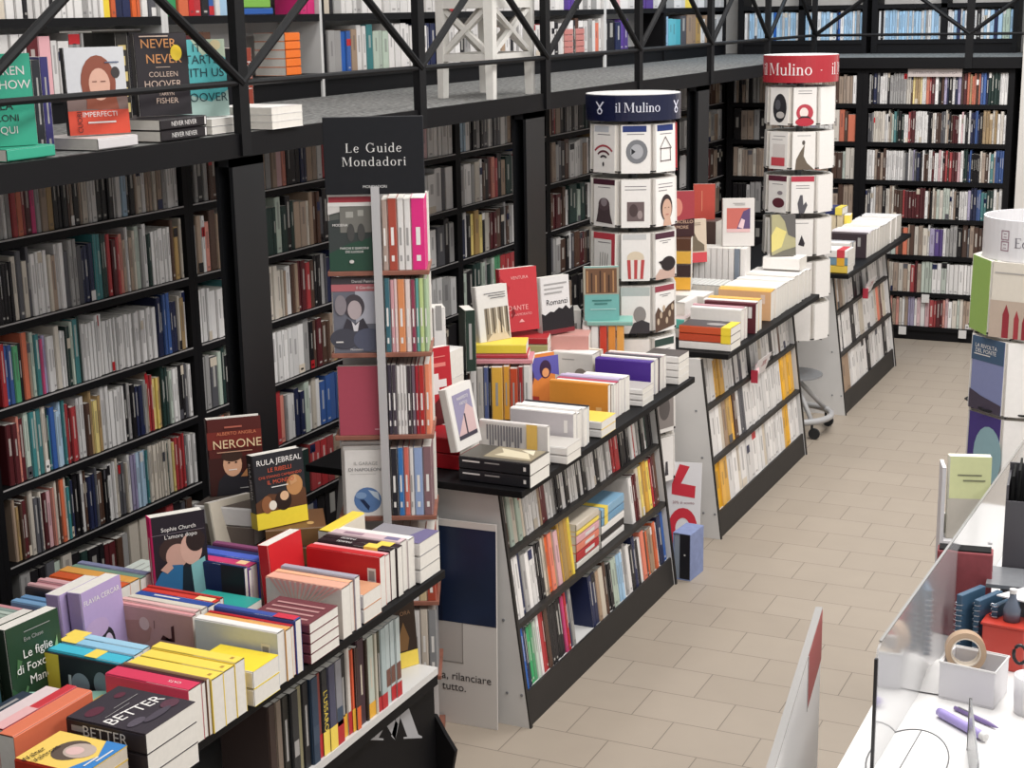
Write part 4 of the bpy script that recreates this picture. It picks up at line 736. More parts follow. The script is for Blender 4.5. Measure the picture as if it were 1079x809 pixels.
for k in range(3):
    tface(-.158+.006*k, TZ[2], .150-.006*k, .262-.012*k, .012, 'W', ('rear white cover, bottom left of tower', 'middle white cover, bottom left of tower', 'front white tower cover with a blue oval whale')[k], face='W', depth=(2-k)*.014+.002, art=[] if k < 2 else [('e', .078, .058, .048, .046, '#5f7fb0'), ('p', [(.08, .095), (.115, .085), (.12, .055), (.1, .07)], '#c7d3e0'), ('p', [(.05, .06), (.08, .02), (.085, .035), (.065, .06)], '#23304f'), ('e', .055, .075, .02, .012, '#86a2c8'), ('t', 'IL GARAGE', .075, .19, .017, 'g'), ('t', 'DI NAPOLEONE', .075, .168, .017, '#6b6a6e'), ('r', .02, .152, .11, .153, 'g')])
def tspines(z, items, x0, ht):
    x = .015; items = [(i[0], i[1]*.94, i[2]) for i in items]
    for c, t, lb in items:
        h_ = ht+random.uniform(-.004, .004)
        add_book(TM @ T(x+t, -.006, z+.001) @ RZ(90), .15, h_, t-.0008, c, label=f'{lb}, right side of the sign tower', must=True, group=GT, sart=[('r', t*.35, h_*.35, t*.65, h_*.6, 'W' if c not in 'Wwpcyna' else 'g'), ('r', t*.35, .03, t*.65, .05, 'W' if c not in 'Wwpcyna' else 'g')]); x += t
tspines(TZ[5], [('#a8948a', .022, 'grey tan spine, top row'), ('#a5493a', .034, 'brick red spine, top row'), ('w', .024, 'left white spine, top row'), ('w', .025, 'right white spine, top row'), ('#d92f7d', .052, 'thick magenta spine, top row')], .02, .24)
add_book(TM @ T(.135, .02, TZ[5]+.001) @ RZ(90), .14, .265, .045, '#2b2a48', label='navy spine standing behind the white pair on top tower row', must=True, group=GT) if False else None
tspines(TZ[4], [('#3c6672', .022, 'dark teal spine, second row'), ('#c9979c', .014, 'dusty pink spine, second row'), ('#dcc3c0', .011, 'pale pink spine, second row'), ('#d98c5c', .028, 'orange spine, second row'), ('#e0cfca', .02, 'off white spine, second row'), ('#8d3a50', .018, 'wine spine, second row'), ('#5f9c94', .012, 'sea green spine, second row'), ('#bccf8c', .018, 'lime spine, second row'), ('#9fb592', .014, 'sage spine, second row')], .02, .252)
tspines(TZ[3], [('#3a3340', .015, '1st dark spine, third row'), ('#463c46', .019, '2nd dark spine, third row'), ('w', .0125, '1st white spine, third row'), ('w', .0125, '2nd white spine, third row'), ('w', .011, '3rd white spine, third row'), ('#3e343a', .018, '3rd dark spine, third row'), ('#6d5a66', .014, 'grey mauve spine, third row'), ('#a32a35', .012, 'narrow red spine, third row'), ('#b02c2a', .022, 'wide red spine, third row'), ('#e58a68', .021, 'tall salmon spine, third row')], .02, .245)
tspines(TZ[2], [('#26252c', .027, 'black spine, bottom row'), ('#3a76b5', .022, 'blue spine, bottom row'), ('#cf6a5e', .021, 'coral spine, bottom row'), ('w', .016, 'white spine, bottom row'), ('#93a6cc', .034, 'periwinkle spine, bottom row'), ('#85656a', .034, 'mauve brown spine, bottom row')], .02, .245)
tspines(TZ[1], [('#cfc4b8', .03, 'cream spine, low row'), ('#b59a80', .03, 'tan spine, low row'), ('w', .03, 'white spine, low row'), ('#c9b58f', .03, 'sand spine, low row'), ('#a5432f', .036, 'rust spine, low row')], .02, .25)
tspines(TZ[0], [('#b9b0a8', .03, 'greyish spine, lowest row'), ('#3a2a24', .03, 'dark brown spine, lowest row'), ('w', .03, 'white spine, lowest row'), ('#cfc3b5', .03, 'beige spine, lowest row'), ('#8d8d8f', .034, 'grey spine, lowest row')], .02, .25)
for z in TZ[1:]:   # backs of the books on the other sides of the tower
    for k in range(2):
        t = .028; add_book(TM @ T(HW-.004, .2+k*t, z+.001) @ RZ(180), .11, .24, t-.002, 'P', row='tower side', group=GT, vis=0)
        BOOKS[-1]['idx'] = k+1; BOOKS[-1]['frm'] = 'left'; BOOKS[-1]['vis'] = 0

# ------------------------------------------------------------------ top of the display unit behind the tower
T2 = .9505
GQ = 'books arranged on top of the unit behind the sign tower'
def kq(**k): k['group'] = GQ; return k
for k in range(2): flat(-2.385, 4.925, T2+k*.047, .285, .175, .046, '#1d1d22', ('lower black flat book at the corner of unit behind tower', 'upper black flat book with a sandy cover picture, corner of unit')[k], face='#4a463f', **kq(sart=[('r', .012, .2, .018, .27, 'w'), ('r', .012, .12, .017, .18, 'g'), ('r', .015, .015, .03, .025, 'w')], art=[('r', .03, .01, .17, .2, '#8e836c'), ('p', [(.05, .02), (.12, .06), (.15, .18), (.1, .15), (.06, .17)], '#c9bfa4'), ('p', [(.1, .03), (.16, .05), (.15, .1)], '#d6cdb6')] if k else []))
faceout(-2.545, 4.965, T2+.0955, 88, .185, .235, .035, '#d9d5d0', 'white face-out book with a violet seascape panel, tilted back', face='#d9d5d0', tilt=11, **kq(art=[('r', .03, .035, .165, .205, '#8c86a0'), ('p', [(.03, .05), (.08, .11), (.12, .16), (.165, .13), (.165, .05)], '#c6a9a8'), ('r', .09, .05, .1, .125, '#3b3540'), ('r', .03, .035, .165, .05, '#3f3b46'), ('t', 'MANIFESTO', .1, .185, .016, 'w'), ('t', 'POETICO', .1, .165, .014, 'w')]))
for k in range(2): flat(-2.69, 5.03, T2+k*.061, .22, .17, .06, '#b3202a', ('lower red flat book behind the sign tower', 'upper red flat book behind the sign tower')[k], **kq())
faceout(-2.755, 5.09, T2+.1225, 62, .175, .30, .04, '#b3202a', 'red face-out book with a white cross, beside sign tower', face='#b2242e', tilt=4, **kq(art=[('r', .075, .12, .115, .2, '#ded5d2'), ('r', .04, .145, .15, .175, '#ded5d2'), ('p', [(.03, 0), (.06, .06), (.12, .11), (.16, .1), (.175, 0)], '#5a1a1e'), ('r', .03, .225, .15, .24, '#d97a72'), ('r', .03, .262, .15, .266, '#d97a72'), ('p', [(.0, 0), (.175, 0), (.175, .02), (0, .03)], '#4a1518')]))
for k in range(3): flat(-2.95, 5.42, T2+k*.114, .2, .2, .112, 'W', f'{ORD(k+1)} from bottom of the white pile left of the dark green upright book', **kq())
faceout(-3.0, 5.66, T2+.173, 60, .16, .14, .03, 'W', 'small white block of a book just right of the sign tower', tilt=2, **kq()) if False else None
upright(-2.85, 5.32, T2+.345, 35, .1, .19, .05, 'W', 'tall white spine just right of the sign tower', **kq(sart=[('r', .015, .1, .04, .2, 'g')]))
def group_q(items, xr, y, L, H): return group_up([(i[0], i[1], i[2], dict(i[3] if len(i) > 3 else {}, group=GQ)) for i in items], xr, y, T2, L, H)
for k in range(2): flat(-2.34, 5.235, T2+k*.034, .2, .14, .033, 'W', ('lower white flat book before the white spine-up row', 'upper white flat book before the white spine-up row')[k], face='#b9b4ae', **kq())
spineup(-2.30, 5.125, T2, .285, .155, .022, '#d9d4d0', 'white spine-up book patterned with grey lettering and yellow tab', face='#d4d0cc', **kq(art=[('r', .015, .03+.012*i, .075+.02*((i*5) % 3), .037+.012*i, '#77757a') for i in range(13)]+[('r', .0, .2, .12, .245, '#e3bb62')]))
group_q([('W', .035, 'grey white spine-up book, front of the white row', dict(face='#c2bdc0', art=[('r', .03, .23, .08, .245, 'W')])), ('W', .03, '2nd white spine-up book of the white row'), ('W', .03, '3rd white spine-up book of the white row'), ('W', .03, '4th white spine-up book of the white row'), ('#8fb9d8', .018, 'thin sky blue spine-up book behind the white row'), ('#26262e', .02, 'thin black spine-up book behind the sky blue one')], -2.28, 5.325, .272, .155)
for k in range(2): flat(-2.36, 5.64, T2+k*.034, .2, .16, .033, 'W', ('lower white flat book before the orange spine-up one', 'yellow-covered flat book before the orange spine-up one')[k], face='#e6c65a', **kq())
group_q([('#d98f3a', .03, 'orange spine-up book with a small square mark', dict(face='#d98f3a', art=[('r', .10, .21, .13, .235, '#e8b878')])), ('#8f877f', .022, 'grey brown spine-up book behind the orange one'), ('W', .03, 'white spine-up book behind the grey brown one'), ('#b8435a', .03, 'crimson spine-up book mid row'), ('#b9acc8', .035, 'lavender spine-up book behind the crimson one'), ('#cfc6d4', .04, 'pale lavender spine-up book behind the lavender one'), ('W', .05, 'white spine-up book before the purple one', dict(L=.2))], -2.325, 5.80, .265, .155)
for k in range(3): flat(-2.36, 6.165, T2+k*.026, .15, .14, .025, 'W', f'{ORD(k+1)} from bottom of white flat pile beside the purple book', face='#b0aaa6' if k == 2 else None, **kq())
group_q([('#4d2f8f', .045, 'vivid purple spine-up book', dict(face='#4d2f8f', sart=[('st', 'Utopia', .12, .02, 'V')])), ('W', .028, 'white spine-up book directly behind the purple one'), ('#a5354a', .028, 'dark red spine-up book behind the purple one'), ('#66626a', .025, 'charcoal spine-up book near unit end'), ('#d8bcc2', .035, 'pinkish white spine-up book near unit end'), ('W', .03, 'white spine-up book at unit end')], -2.315, 6.285, .265, .155)
for k in range(4): flat(-2.36, 6.605, T2+k*.033, .17, .15, .032, 'W', f'{ORD(k+1)} from bottom of white pile at end of unit by blue carousel', face='#55504e' if k == 3 else None, **kq())
faceout(-2.695, 5.915, T2, 58, .19, .235, .04, '#5b56a0', 'violet and orange face-out comic-like cover, middle of unit', face='#d9823e', tilt=4, **kq(art=[('p', [(0, .22), (.21, .22), (.21, .13), (.15, .15), (.1, .12), (.05, .16), (0, .1)], '#5d58a3'), ('e', .05, .14, .03, .045, '#3a2340'), ('e', .14, .165, .03, .04, '#3a2340'), ('e', .055, .12, .016, .02, '#d9784a'), ('e', .14, .15, .018, .02, '#e09a68'), ('p', [(0, 0), (.1, 0), (.1, .05), (0, .07)], '#a83a30'), ('r', .04, .02, .09, .03, 'w')]))
# block of upright spines carrying flat books
x = -2.885
for c, t, lb in (('w', .03, 'white'), ('#b9b3ad', .028, 'grey'), ('#55608c', .022, 'slate blue'), ('k', .012, 'black'), ('#e0ac45', .05, 'gold'), ('#d99a3a', .028, 'amber'), ('#c04a2c', .035, 'brick orange'), ('#9c2a2c', .022, 'dark red'), ('w', .03, 'narrow white')):
    upright(x+t/2, 5.64+(x+2.885)*.38, T2, 21, .15, .225+random.uniform(-.006, .006), t-.002, c, f'{lb} upright spine in the row under the yellow flat book', **kq(sart=[('r', t*.4, .06, t*.6, .16, 'g')])); x += t*.93
GS = T2+.2335
flat(-2.79, 5.78, GS, .25, .16, .02, '#c9888f', 'pink flat book on the row of upright spines', rot=21, face='#c27f88', **kq()); flat(-2.80, 5.78, GS+.021, .23, .15, .018, '#b33a40', 'thin red flat book between pink and yellow flat books', rot=21, **kq())
flat(-2.81, 5.785, GS+.04, .23, .15, .04, '#e8cf45', 'yellow flat book carrying the white birch tree book', face='#e6ce4c', rot=21, **kq())
faceout(-2.83, 5.785, GS+.081, 63, .165, .235, .035, '#d9d4ce', 'white face-out book with a woodland path photograph', face='#d6d2cd', tilt=7, **kq(art=[('r', .035, .0, .16, .14, '#8e8272'), ('p', [(.035, .0), (.16, .0), (.13, .05), (.1, .1), (.09, .05)], '#c8b8a2')]+[('r', .042+.018*i, .03, .048+.018*i, .14, ('#51483d', '#d8cfbf')[i % 2]) for i in range(7)]+[('r', .04, .2, .15, .203, 'G'), ('r', .06, .19, .15, .193, 'G'), ('r', .07, .18, .15, .183, 'G')]))
upright(-2.832, 5.555, T2+.23, 40, .12, .255, .045, '#24352d', 'dark green upright book with a brown picture on its side', **kq(sart=[('r', .018, .05, .03, .2, 'g')]))
for k, (c, t) in enumerate((('W', .05), ('#8d8f94', .04), ('#d8a070', .045), ('#4d5a92', .04), ('#b9b27a', .04), ('#b03034', .03))):
    z = T2+(0, .051, .092, .138, .179, .22)[k]; flat(-2.90, 6.23, z, .22, .17, t, c, f'{ORD(k+1)} from bottom of the mixed flat pile under the red Dante book', rot=18, **kq())
faceout(-2.895, 6.18, T2+.275, 55, .19, .285, .04, '#c0303a', 'red face-out book about Dante with a profile silhouette', face='#c03a40', tilt=5, **kq(art=[('p', [(0, 0), (.03, .0), (.04, .08), (.02, .14), (.05, .2), (.0, .25)], '#a52830'), ('t', 'VENTURA', .1, .24, .02, '#e9a8a4'), ('t', 'DANTE', .085, .105, .032, '#e9a8a4'), ('t', 'INNAMORATO', .1, .075, .016, '#e9a8a4'), ('p', [(.085, .04), (.1, .055), (.115, .04)], '#e9a8a4'), ('p', [(.055, .12), (.07, .08), (.05, .06)], '#7d1d24')]))
for k in range(3): flat(-2.77, 6.42, T2+.0+k*.078, .2, .15, .076, ('W', '#d6cfc8', '#c9938a')[k], f'{ORD(k+1)} from bottom of the pile under the black-footed white cover', rot=18, **kq())
faceout(-2.79, 6.34, T2+.24, 62, .165, .262, .04, '#d9d5d2', 'white face-out book lettered Romanzi with black torn lower half', face='#d8d4d2', tilt=4, **kq(art=[('p', [(0, .02), (.185, .02), (.185, .12), (.16, .105), (.14, .125), (.12, .11), (.1, .118), (.07, .1), (.05, .105), (.02, .09), (0, .1)], '#231f22'), ('r', 0, 0, .185, .02, '#7a2a30'), ('t', 'Romanzi', .09, .145, .036, '#3a383c'), ('r', .02, .225, .15, .232, 'g'), ('r', .02, .205, .13, .211, 'g'), ('r', .02, .185, .12, .192, 'g')]))
upright(-2.815, 6.585, T2, 30, .14, .30, .075, 'W', 'thick white upright spine printed with grey letters', **kq(sart=[('r', .02, .21, .055, .24, '#8f8a86'), ('st', 'DOPO', .15, .04, '#8f8c8e')]))
for k in range(5):
    upright(-2.715+.037*k, 6.50+.014*k, T2+.05, 21, .15, .2, .035, ('w', 'w', '#c4402f', '#d98a3c', '#e0a050')[k], ('1st white', '2nd white', 'red', 'orange', 'amber')[k]+' upright spine beneath the teal landscape book', **kq())
flat(-2.635, 6.60, T2+.251, .21, .15, .02, '#7fa79c', 'flat aqua-topped book carrying the teal landscape book', face='#7db5a8', rot=21, **kq())
faceout(-2.655, 6.545, T2+.272, 28, .165, .25, .03, '#8a8378', 'face-out book, brown forest painting above a teal lower half', face='#6fa9a4', tilt=5, **kq(art=[('r', 0, .12, .165, .245, '#a09a8a'), ('r', .01, .125, .155, .24, '#6e4f3a')]+[('r', .015+.02*i, .13, .022+.02*i, .23-.01*(i % 3), ('#a87f58', '#3f2d22')[i % 2]) for i in range(7)]+[('r', .04, .09, .13, .096, '#3f7872'), ('r', .05, .075, .11, .081, '#3f7872'), ('r', .03, .05, .15, .054, '#a9cbc6')]))
group_q([('W', .05, 'white spine-up book with a small grey animal on its cover', dict(face='#d9d4ce', art=[('e', .10, .14, .03, .03, '#8a8178'), ('r', .03, .05, .034, .11, 'g')])), ('W', .04, 'white spine-up book behind the animal cover'), ('#8a6a4c', .014, 'thin brown spine-up book among white ones'), ('#e3d9c6', .03, 'ivory spine-up book among white ones')], -2.60, 6.30, .2, .16)

# ------------------------------------------------------------------ revolving book carousels
def scale_art(d, k):
    if k == 1.0: return d
    if d[0] == 'p': return ('p', [(u*k, v*k) for u, v in d[1]], d[2])
    return tuple(x*k if isinstance(x, float) else x for x in d)
def carousel(x, y, z0, label, hdr, text, tops, faces, R0=.205, hh=.115, rb=.245, bscale=1.0, rows=6, rot=0, pitch=.248, openhdr=False, grp='', RH=None, twist=None):
    o = empty('book_carousel', (x, y, 0), label, 'book carousel'); zt = z0
    RH = RH or R0+.02
    h = MB()
    if openhdr: h.lathe([(RH, zt-hh), (RH, zt), (RH-.006, zt), (RH-.006, zt-hh), (RH, zt-hh)], 48)
    else: h.lathe([(RH, zt-hh), (RH, zt), (RH-.004, zt+.002), (.0, zt+.002)], 48)
    hd = h.build('header_drum', hdr, o, smooth=False)
    if not openhdr: MB().lathe([(RH-.003, zt+.0022), (RH-.003, zt+.0045), (0, zt+.0045)], 48).build('drum_lid', M_WHITE, hd)
    for s, ang, dz, sz, c in text:
        a0 = math.radians(ang); lt = MB(); ps, wd = serif_text(s.replace(' ', ''), sz, .05)
        if ' ' in s:
            p1, w1 = serif_text(s.split(' ')[0], sz, .05); p2, w2 = serif_text(s.split(' ')[1], sz, .05); g = .25*sz; tot = w1+w2+g
            ps = [[(u-tot/2+w1/2, v) for u, v in p] for p in p1]+[[(u+tot/2-w2/2, v) for u, v in p] for p in p2]
        for p in ps: lt.add([((RH+.0012)*math.cos(a0+u/RH), (RH+.0012)*math.sin(a0+u/RH), zt-hh/2+dz+v) for u, v in p], [tuple(range(len(p)))], lin(c))
        lt.build('lettering', M_LET, hd)
    MB().lathe([(.022, .1), (.022, zt-hh)], 16).build('pole', M_GREY, o)
    MB().lathe([(.0, .36), (R0*.9, .36), (R0*.9, .37), (0, .37)], 24).build('lower_disc', M_GREY, o)
    base = MB()
    base.tube([(rb*math.cos(a), rb*math.sin(a), .11) for a in [2*math.pi*k/28 for k in range(28)]], .02, 10, closed=True)
    for k in range(4): a = math.pi/4+k*math.pi/2; base.tube([(0, 0, .36), (rb*math.cos(a), rb*math.sin(a), .11)], .015, 8)
    bs = base.build('base_ring', mat('light_grey_enamel', '#a9a8a8', .4), o, smooth=True)
    for k in range(4):
        a = math.pi/4+k*math.pi/2; cx, cy = rb*math.cos(a), rb*math.sin(a)
        w = MB(); w.lathe([(.0, -.011), (.034, -.011), (.036, -.006), (.036, .006), (.034, .011), (0, .011)], 20, M=T(cx+.015, cy, .036) @ RX(90)); w.lathe([(.008, .04), (.008, .10)], 8, M=T(cx, cy, 0))
        w.build('caster_wheel', M_RUBBER, bs, smooth=False)
    zz = zt-hh-.004
    for r in range(rows):
        zb = zz-(r+1)*pitch+.012
        if zb < .36: break
        ring = MB(); n = 8
        ring.tube([((R0+.012)*math.cos(math.radians(rot+22.5+45*k)), (R0+.012)*math.sin(math.radians(rot+22.5+45*k)), zb+.012) for k in range(n)], .0035, 6, closed=True)
        for k in range(n):
            a = math.radians(rot+45*k); ring.tube([(0.02*math.cos(a), .02*math.sin(a), zb), ((R0+.006)*math.cos(a), (R0+.006)*math.sin(a), zb)], .003, 6)
        ring.build('pocket_ring', M_BLACKM, o)
        for k in range(n):
            a = rot+45*k+(twist or {}).get(r, 0); spec = faces(r, k); vis = spec is not None
            Mb = T(x, y, zb+.004) @ RZ(a+90) @ T(0, -R0, 0) @ RX(-1)
            w = .137*bscale; bh = .222*bscale; art_s = lambda A: [scale_art(d, bscale) for d in A]
            if vis:
                lb, art, fc = spec
                add_book(Mb @ T(-w/2, 0, 0), w, bh, .022, 'W' if fc == 'W' else fc, fc, label=lb, must=True, group=grp, art=art_s(art))
                add_book(Mb @ T(-w/2+.004, .024, .002), w, bh, .03, 'W', row='carousel', group=grp, vis=0)
            else:
                add_book(Mb @ T(-w/2, 0, 0), w, bh, .05, 'W', row='carousel', group=grp, vis=0)
            BOOKS[-1]['vis'] = 0
    return o, hd
# direction from a carousel towards the camera, used to number the faces that show
def cardir(x, y): return math.degrees(math.atan2(-y, -x))
M_BLUEH = mat('navy_gloss_card', '#131835', .25, spec=.6); M_REDH = mat('red_gloss_card', '#aa2f38', .25, spec=.6); M_WHITEH = mat('white_card', '#d6d4d6', .5)
bx, by = -2.655, 6.95; ca = cardir(bx, by)
def row_ord(r): return ('top', 'second', 'third', 'fourth', 'fifth', 'sixth', 'seventh')[r]
hd_ = lambda c: ('r', .0, .186, .137, .213, c)
def ln(v, a=.03, b=.11): return ('r', a, v, b, v+.003, '#6f6b70')
blue_art = {
 (0, 7): ('white cover with a red and black signal symbol, top row of blue carousel', [('r', .01, .188, .1, .215, '#b9bcc2'), ln(.175)]+[('p', [(.068+rr*math.cos(math.radians(t)), .055+rr*math.sin(math.radians(t))) for t in range(40, 141, 10)]+[(.068+(rr-.009)*math.cos(math.radians(t)), .055+(rr-.009)*math.sin(math.radians(t))) for t in range(140, 39, -10)], c) for rr, c in ((.075, '#a0404a'), (.05, '#5b2f38'), (.028, '#3a3538'))]+[('e', .068, .04, .006, .01, '#3a3538')]),
 (0, 0): ('white cover with a grey disc and arrow, top row of blue carousel', [('r', .01, .19, .12, .218, '#2a3a72'), ln(.178), ('e', .075, .1, .05, .055, '#77787c'), ('e', .075, .1, .03, .034, '#a9a9ad'), ('p', [(.05, .085), (.05, .115), (.07, .1)], '#2a2a2e')]),
 (0, 1): ('white cover with a line-drawn house, top row of blue carousel', [('r', .01, .19, .12, .218, '#2a3a72'), ln(.175), ('p', [(.03, .05), (.034, .05), (.036, .11), (.032, .11)], '#4a3a3a'), ('p', [(.1, .05), (.104, .05), (.102, .11), (.098, .11)], '#4a3a3a'), ('p', [(.03, .05), (.104, .052), (.104, .056), (.03, .054)], '#4a3a3a'), ('p', [(.026, .108), (.108, .108), (.108, .112), (.026, .112)], '#4a3a3a'), ('p', [(.026, .11), (.065, .165), (.067, .161), (.03, .11)], '#4a3a3a'), ('p', [(.108, .11), (.065, .165), (.063, .161), (.104, .11)], '#4a3a3a')]),
 (1, 7): ('white cover with a domed temple, second row of blue carousel', [('r', .0, .196, .137, .222, '#45232f'), ln(.182), ('p', [(.02, .02), (.125, .015), (.11, .06), (.105, .1), (.035, .1), (.03, .06)], '#4a3d40'), ('e', .07, .105, .035, .03, '#57484b'), ('e', .07, .115, .02, .02, '#8b8084')]),
 (1, 0): ('white cover with a mottled grey square, second row of blue carousel', [ln(.19, .02, .12), ln(.175, .02, .12), ('r', .03, .03, .11, .12, '#6b5c5c'), ('e', .06, .08, .02, .03, '#4b3d3d'), ('e', .09, .06, .012, .02, '#9a8c8a')]),
 (1, 1): ('white cover with a woman\'s face, second row of blue carousel', [ln(.195, .02, .12), ln(.18, .02, .12), ln(.165, .02, .08), ('e', .075, .085, .042, .062, '#3a2e30'), ('e', .078, .075, .033, .05, '#c9a38f'), ('p', [(.05, 0), (.11, 0), (.1, .035), (.06, .035)], '#c9a38f'), ('r', .06, .083, .07, .086, '#4a332c'), ('r', .084, .083, .094, .086, '#4a332c'), ('r', .068, .05, .088, .054, '#a85a55')]),
 (2, 7): ('white cover with a red frame and faint hand, third row of blue carousel', [('r', .0, .192, .137, .222, '#b8404a'), ('r', .115, 0, .137, .2, '#b8404a'), ln(.175)]+[('p', [(.04+.015*i, .05), (.045+.015*i, .05), (.048+.016*i, .13-.005*abs(i-1)), (.043+.016*i, .13)], '#a5a09c') for i in range(4)]),
 (2, 0): ('white cover with a striped popcorn tub, third row of blue carousel', [('r', .01, .195, .12, .22, '#c3c3c3'), ('e', .07, .11, .04, .03, '#d8c8b0')]+[('p', [(.035+.014*i, .01), (.049+.014*i, .01), (.046+.0165*i, .1), (.03+.0165*i, .1)], ('#b84a4a', '#e6dcd6')[i % 2]) for i in range(5)]),
 (2, 1): ('white cover with a reclining dark-haired head, third row of blue carousel', [('r', .0, .192, .137, .22, '#4b2a38'), ln(.18), ln(.17, .05, .09), ('p', [(.0, .02), (.03, .05), (.08, .04), (.137, .05), (.137, 0), (0, 0)], '#c2a598'), ('e', .09, .07, .05, .035, '#2d2527'), ('p', [(.05, .06), (.02, .085), (.06, .09)], '#2d2527')]),
 (3, 0): ('pale cover with a small dark portrait, fourth row of blue carousel', [('r', .0, .18, .137, .222, '#b3b9b6'), ('e', .09, .09, .03, .04, '#8f8a88'), ('p', [(.04, .0), (.137, 0), (.137, .05), (.1, .065), (.06, .05)], '#3f3c40')]),
 (3, 1): ('white cover with a brown crowd engraving, fourth row of blue carousel', [('r', .0, .192, .137, .22, '#94404c'), ln(.175), ln(.167, .05, .09), ('p', [(0, 0), (.137, .02), (.137, .14), (.09, .12), (.05, .09), (.02, .12), (0, .09)], '#5a453a')]+[('e', .02+.02*i, .05+.03*(i % 3), .009, .016, '#b9a48e') for i in range(6)]),
 (4, 1): ('white cover with a dark green header, fifth row of blue carousel', [('r', .0, .18, .137, .215, '#31443e'), ln(.16), ln(.15, .05, .09)]),
 (0, 2): ('plain red cover at the right side, top row of blue carousel', [], '#b8323a'), (5, 1): ('white cover with a grey speckled print, lower row of blue carousel', [('r', .02, .02, .137, .222, '#8b8380'), ('e', .07, .12, .04, .06, '#5b5554')]),
 (5, 2): ('plain white cover at the right side, lower row of blue carousel', [ln(.18)]), (6, 1): ('white cover with black figures, lowest row of blue carousel', [('p', [(.03, .02), (.04, .14), (.055, .14), (.06, .02)], '#2e2c30'), ('p', [(.075, .03), (.08, .1), (.095, .1), (.1, .03)], '#3c3a3e')])}
def bf(r, k):
    if (r, k) in blue_art: return (tuple(blue_art[(r, k)]) + ('W',))[:3]
    return None
o, hb = carousel(bx, by, 2.235, 'revolving book carousel with navy il Mulino header drum', M_BLUEH, [('il Mulino', ca+6, .004, .062, '#d8d8e4')], 0, bf, rot=ca+3, rb=.185, rows=8, pitch=.252, grp='white paperbacks in the blue carousel')
RH = .2262
for ang in (ca-43, ca+62):
    a0 = math.radians(ang); em = MB()
    def cp(u, v): return (RH*math.cos(a0+u/RH), RH*math.sin(a0+u/RH), 2.235-.057+v)
    for sgn in (1, -1): em.add([cp(-.022*sgn-.005, .03), cp(-.022*sgn+.005, .03), cp(.014*sgn+.005, -.012), cp(.014*sgn-.005, -.012)], [(0, 1, 2, 3)], lin('#d8d8e4'))
    n = 16
    for k in range(n):
        t0, t1 = 2*math.pi*k/n, 2*math.pi*(k+1)/n
        em.add([cp(.016*math.cos(t0), -.014+.014*math.sin(t0)), cp(.016*math.cos(t1), -.014+.014*math.sin(t1)), cp(.01*math.cos(t1), -.014+.009*math.sin(t1)), cp(.01*math.cos(t0), -.014+.009*math.sin(t0))], [(0, 1, 2, 3)], lin('#d8d8e4'))
    em.build('emblem', M_LET, hb)
rx, ry = -2.50, 9.37; cr_ = cardir(rx, ry)
red_art = {
 (0, 7): ('white cover with a bearded stone face, top row of red carousel', [('e', .075, .1, .05, .085, '#2d2c30'), ('e', .08, .06, .03, .02, '#b9b4b0'), ('e', .06, .12, .02, .03, '#55545a')]),
 (0, 0): ('white cover with a red and black caricature, top row of red carousel', [ln(.2, .03, .11), ln(.185, .03, .11), ('e', .07, .075, .05, .05, '#b5404c'), ('e', .065, .075, .025, .03, '#e8d8d2'), ('p', [(.02, .03), (.05, .055), (.09, .055), (.12, .03)], '#2a2428'), ('e', .07, .02, .055, .025, '#b5303f')]),
 (1, 7): ('white cover with a red armchair drawing, second row of red carousel', [ln(.195, .03, .12), ln(.175, .02, .1), ('r', .03, .06, .12, .15, '#d3ccc8'), ('r', .02, .02, .12, .07, '#c04a52')]),
 (0+1, 0): ('white cover with a curved ship prow, second row of red carousel', [ln(.2), ('p', [(.02, .0), (.025, .06), (.05, .11), (.075, .15), (.07, .08), (.09, .04), (.135, .0)], '#6b5f52'), ('e', .068, .16, .009, .014, '#57504a')]),
 (2, 7): ('white cover with red lips, third row of red carousel', [('r', 0, .19, .137, .222, '#5b2737'), ln(.17), ('e', .08, .06, .045, .03, '#5b2a34'), ('e', .09, .12, .02, .012, '#8c8488')]),
 (2, 0): ('white cover with two grey figures, third row of red carousel', [('r', 0, .19, .137, .222, '#b5384a'), ln(.165), ln(.15), ('p', [(.05, .0), (.04, .06), (.055, .11), (.07, .11), (.075, .05), (.09, .07), (.1, .05), (.08, .0)], '#57555a')]),
 (3, 7): ('white cover with two thin lines of text, fourth row of red carousel', [ln(.19), ln(.17)]),
 (3, 0): ('white cover with a small black silhouette, fourth row of red carousel', [ln(.2), ('p', [(.05, .07), (.07, .13), (.09, .08), (.085, .06)], '#2f2b30')])}
def rf(r, k):
    if (r, k) in red_art: lb, a = red_art[(r, k)]; return lb, a, 'W'
    if k in (1,) and r < 7: return (f'white paperback at the right side, {row_ord(r)} row of red carousel', [], 'W')
    return None
carousel(rx, ry, 2.335, 'revolving book carousel with red il Mulino header drum', M_REDH, [('il Mulino', cr_-27, 0, .1, '#eadcdc'), ('-', cr_+32, 0, .06, '#eadcdc'), ('il M', cr_+72, 0, .1, '#eadcdc')], 0, rf, hh=.155, rot=cr_+8, rows=8, pitch=.262, grp='white paperbacks in the red carousel')

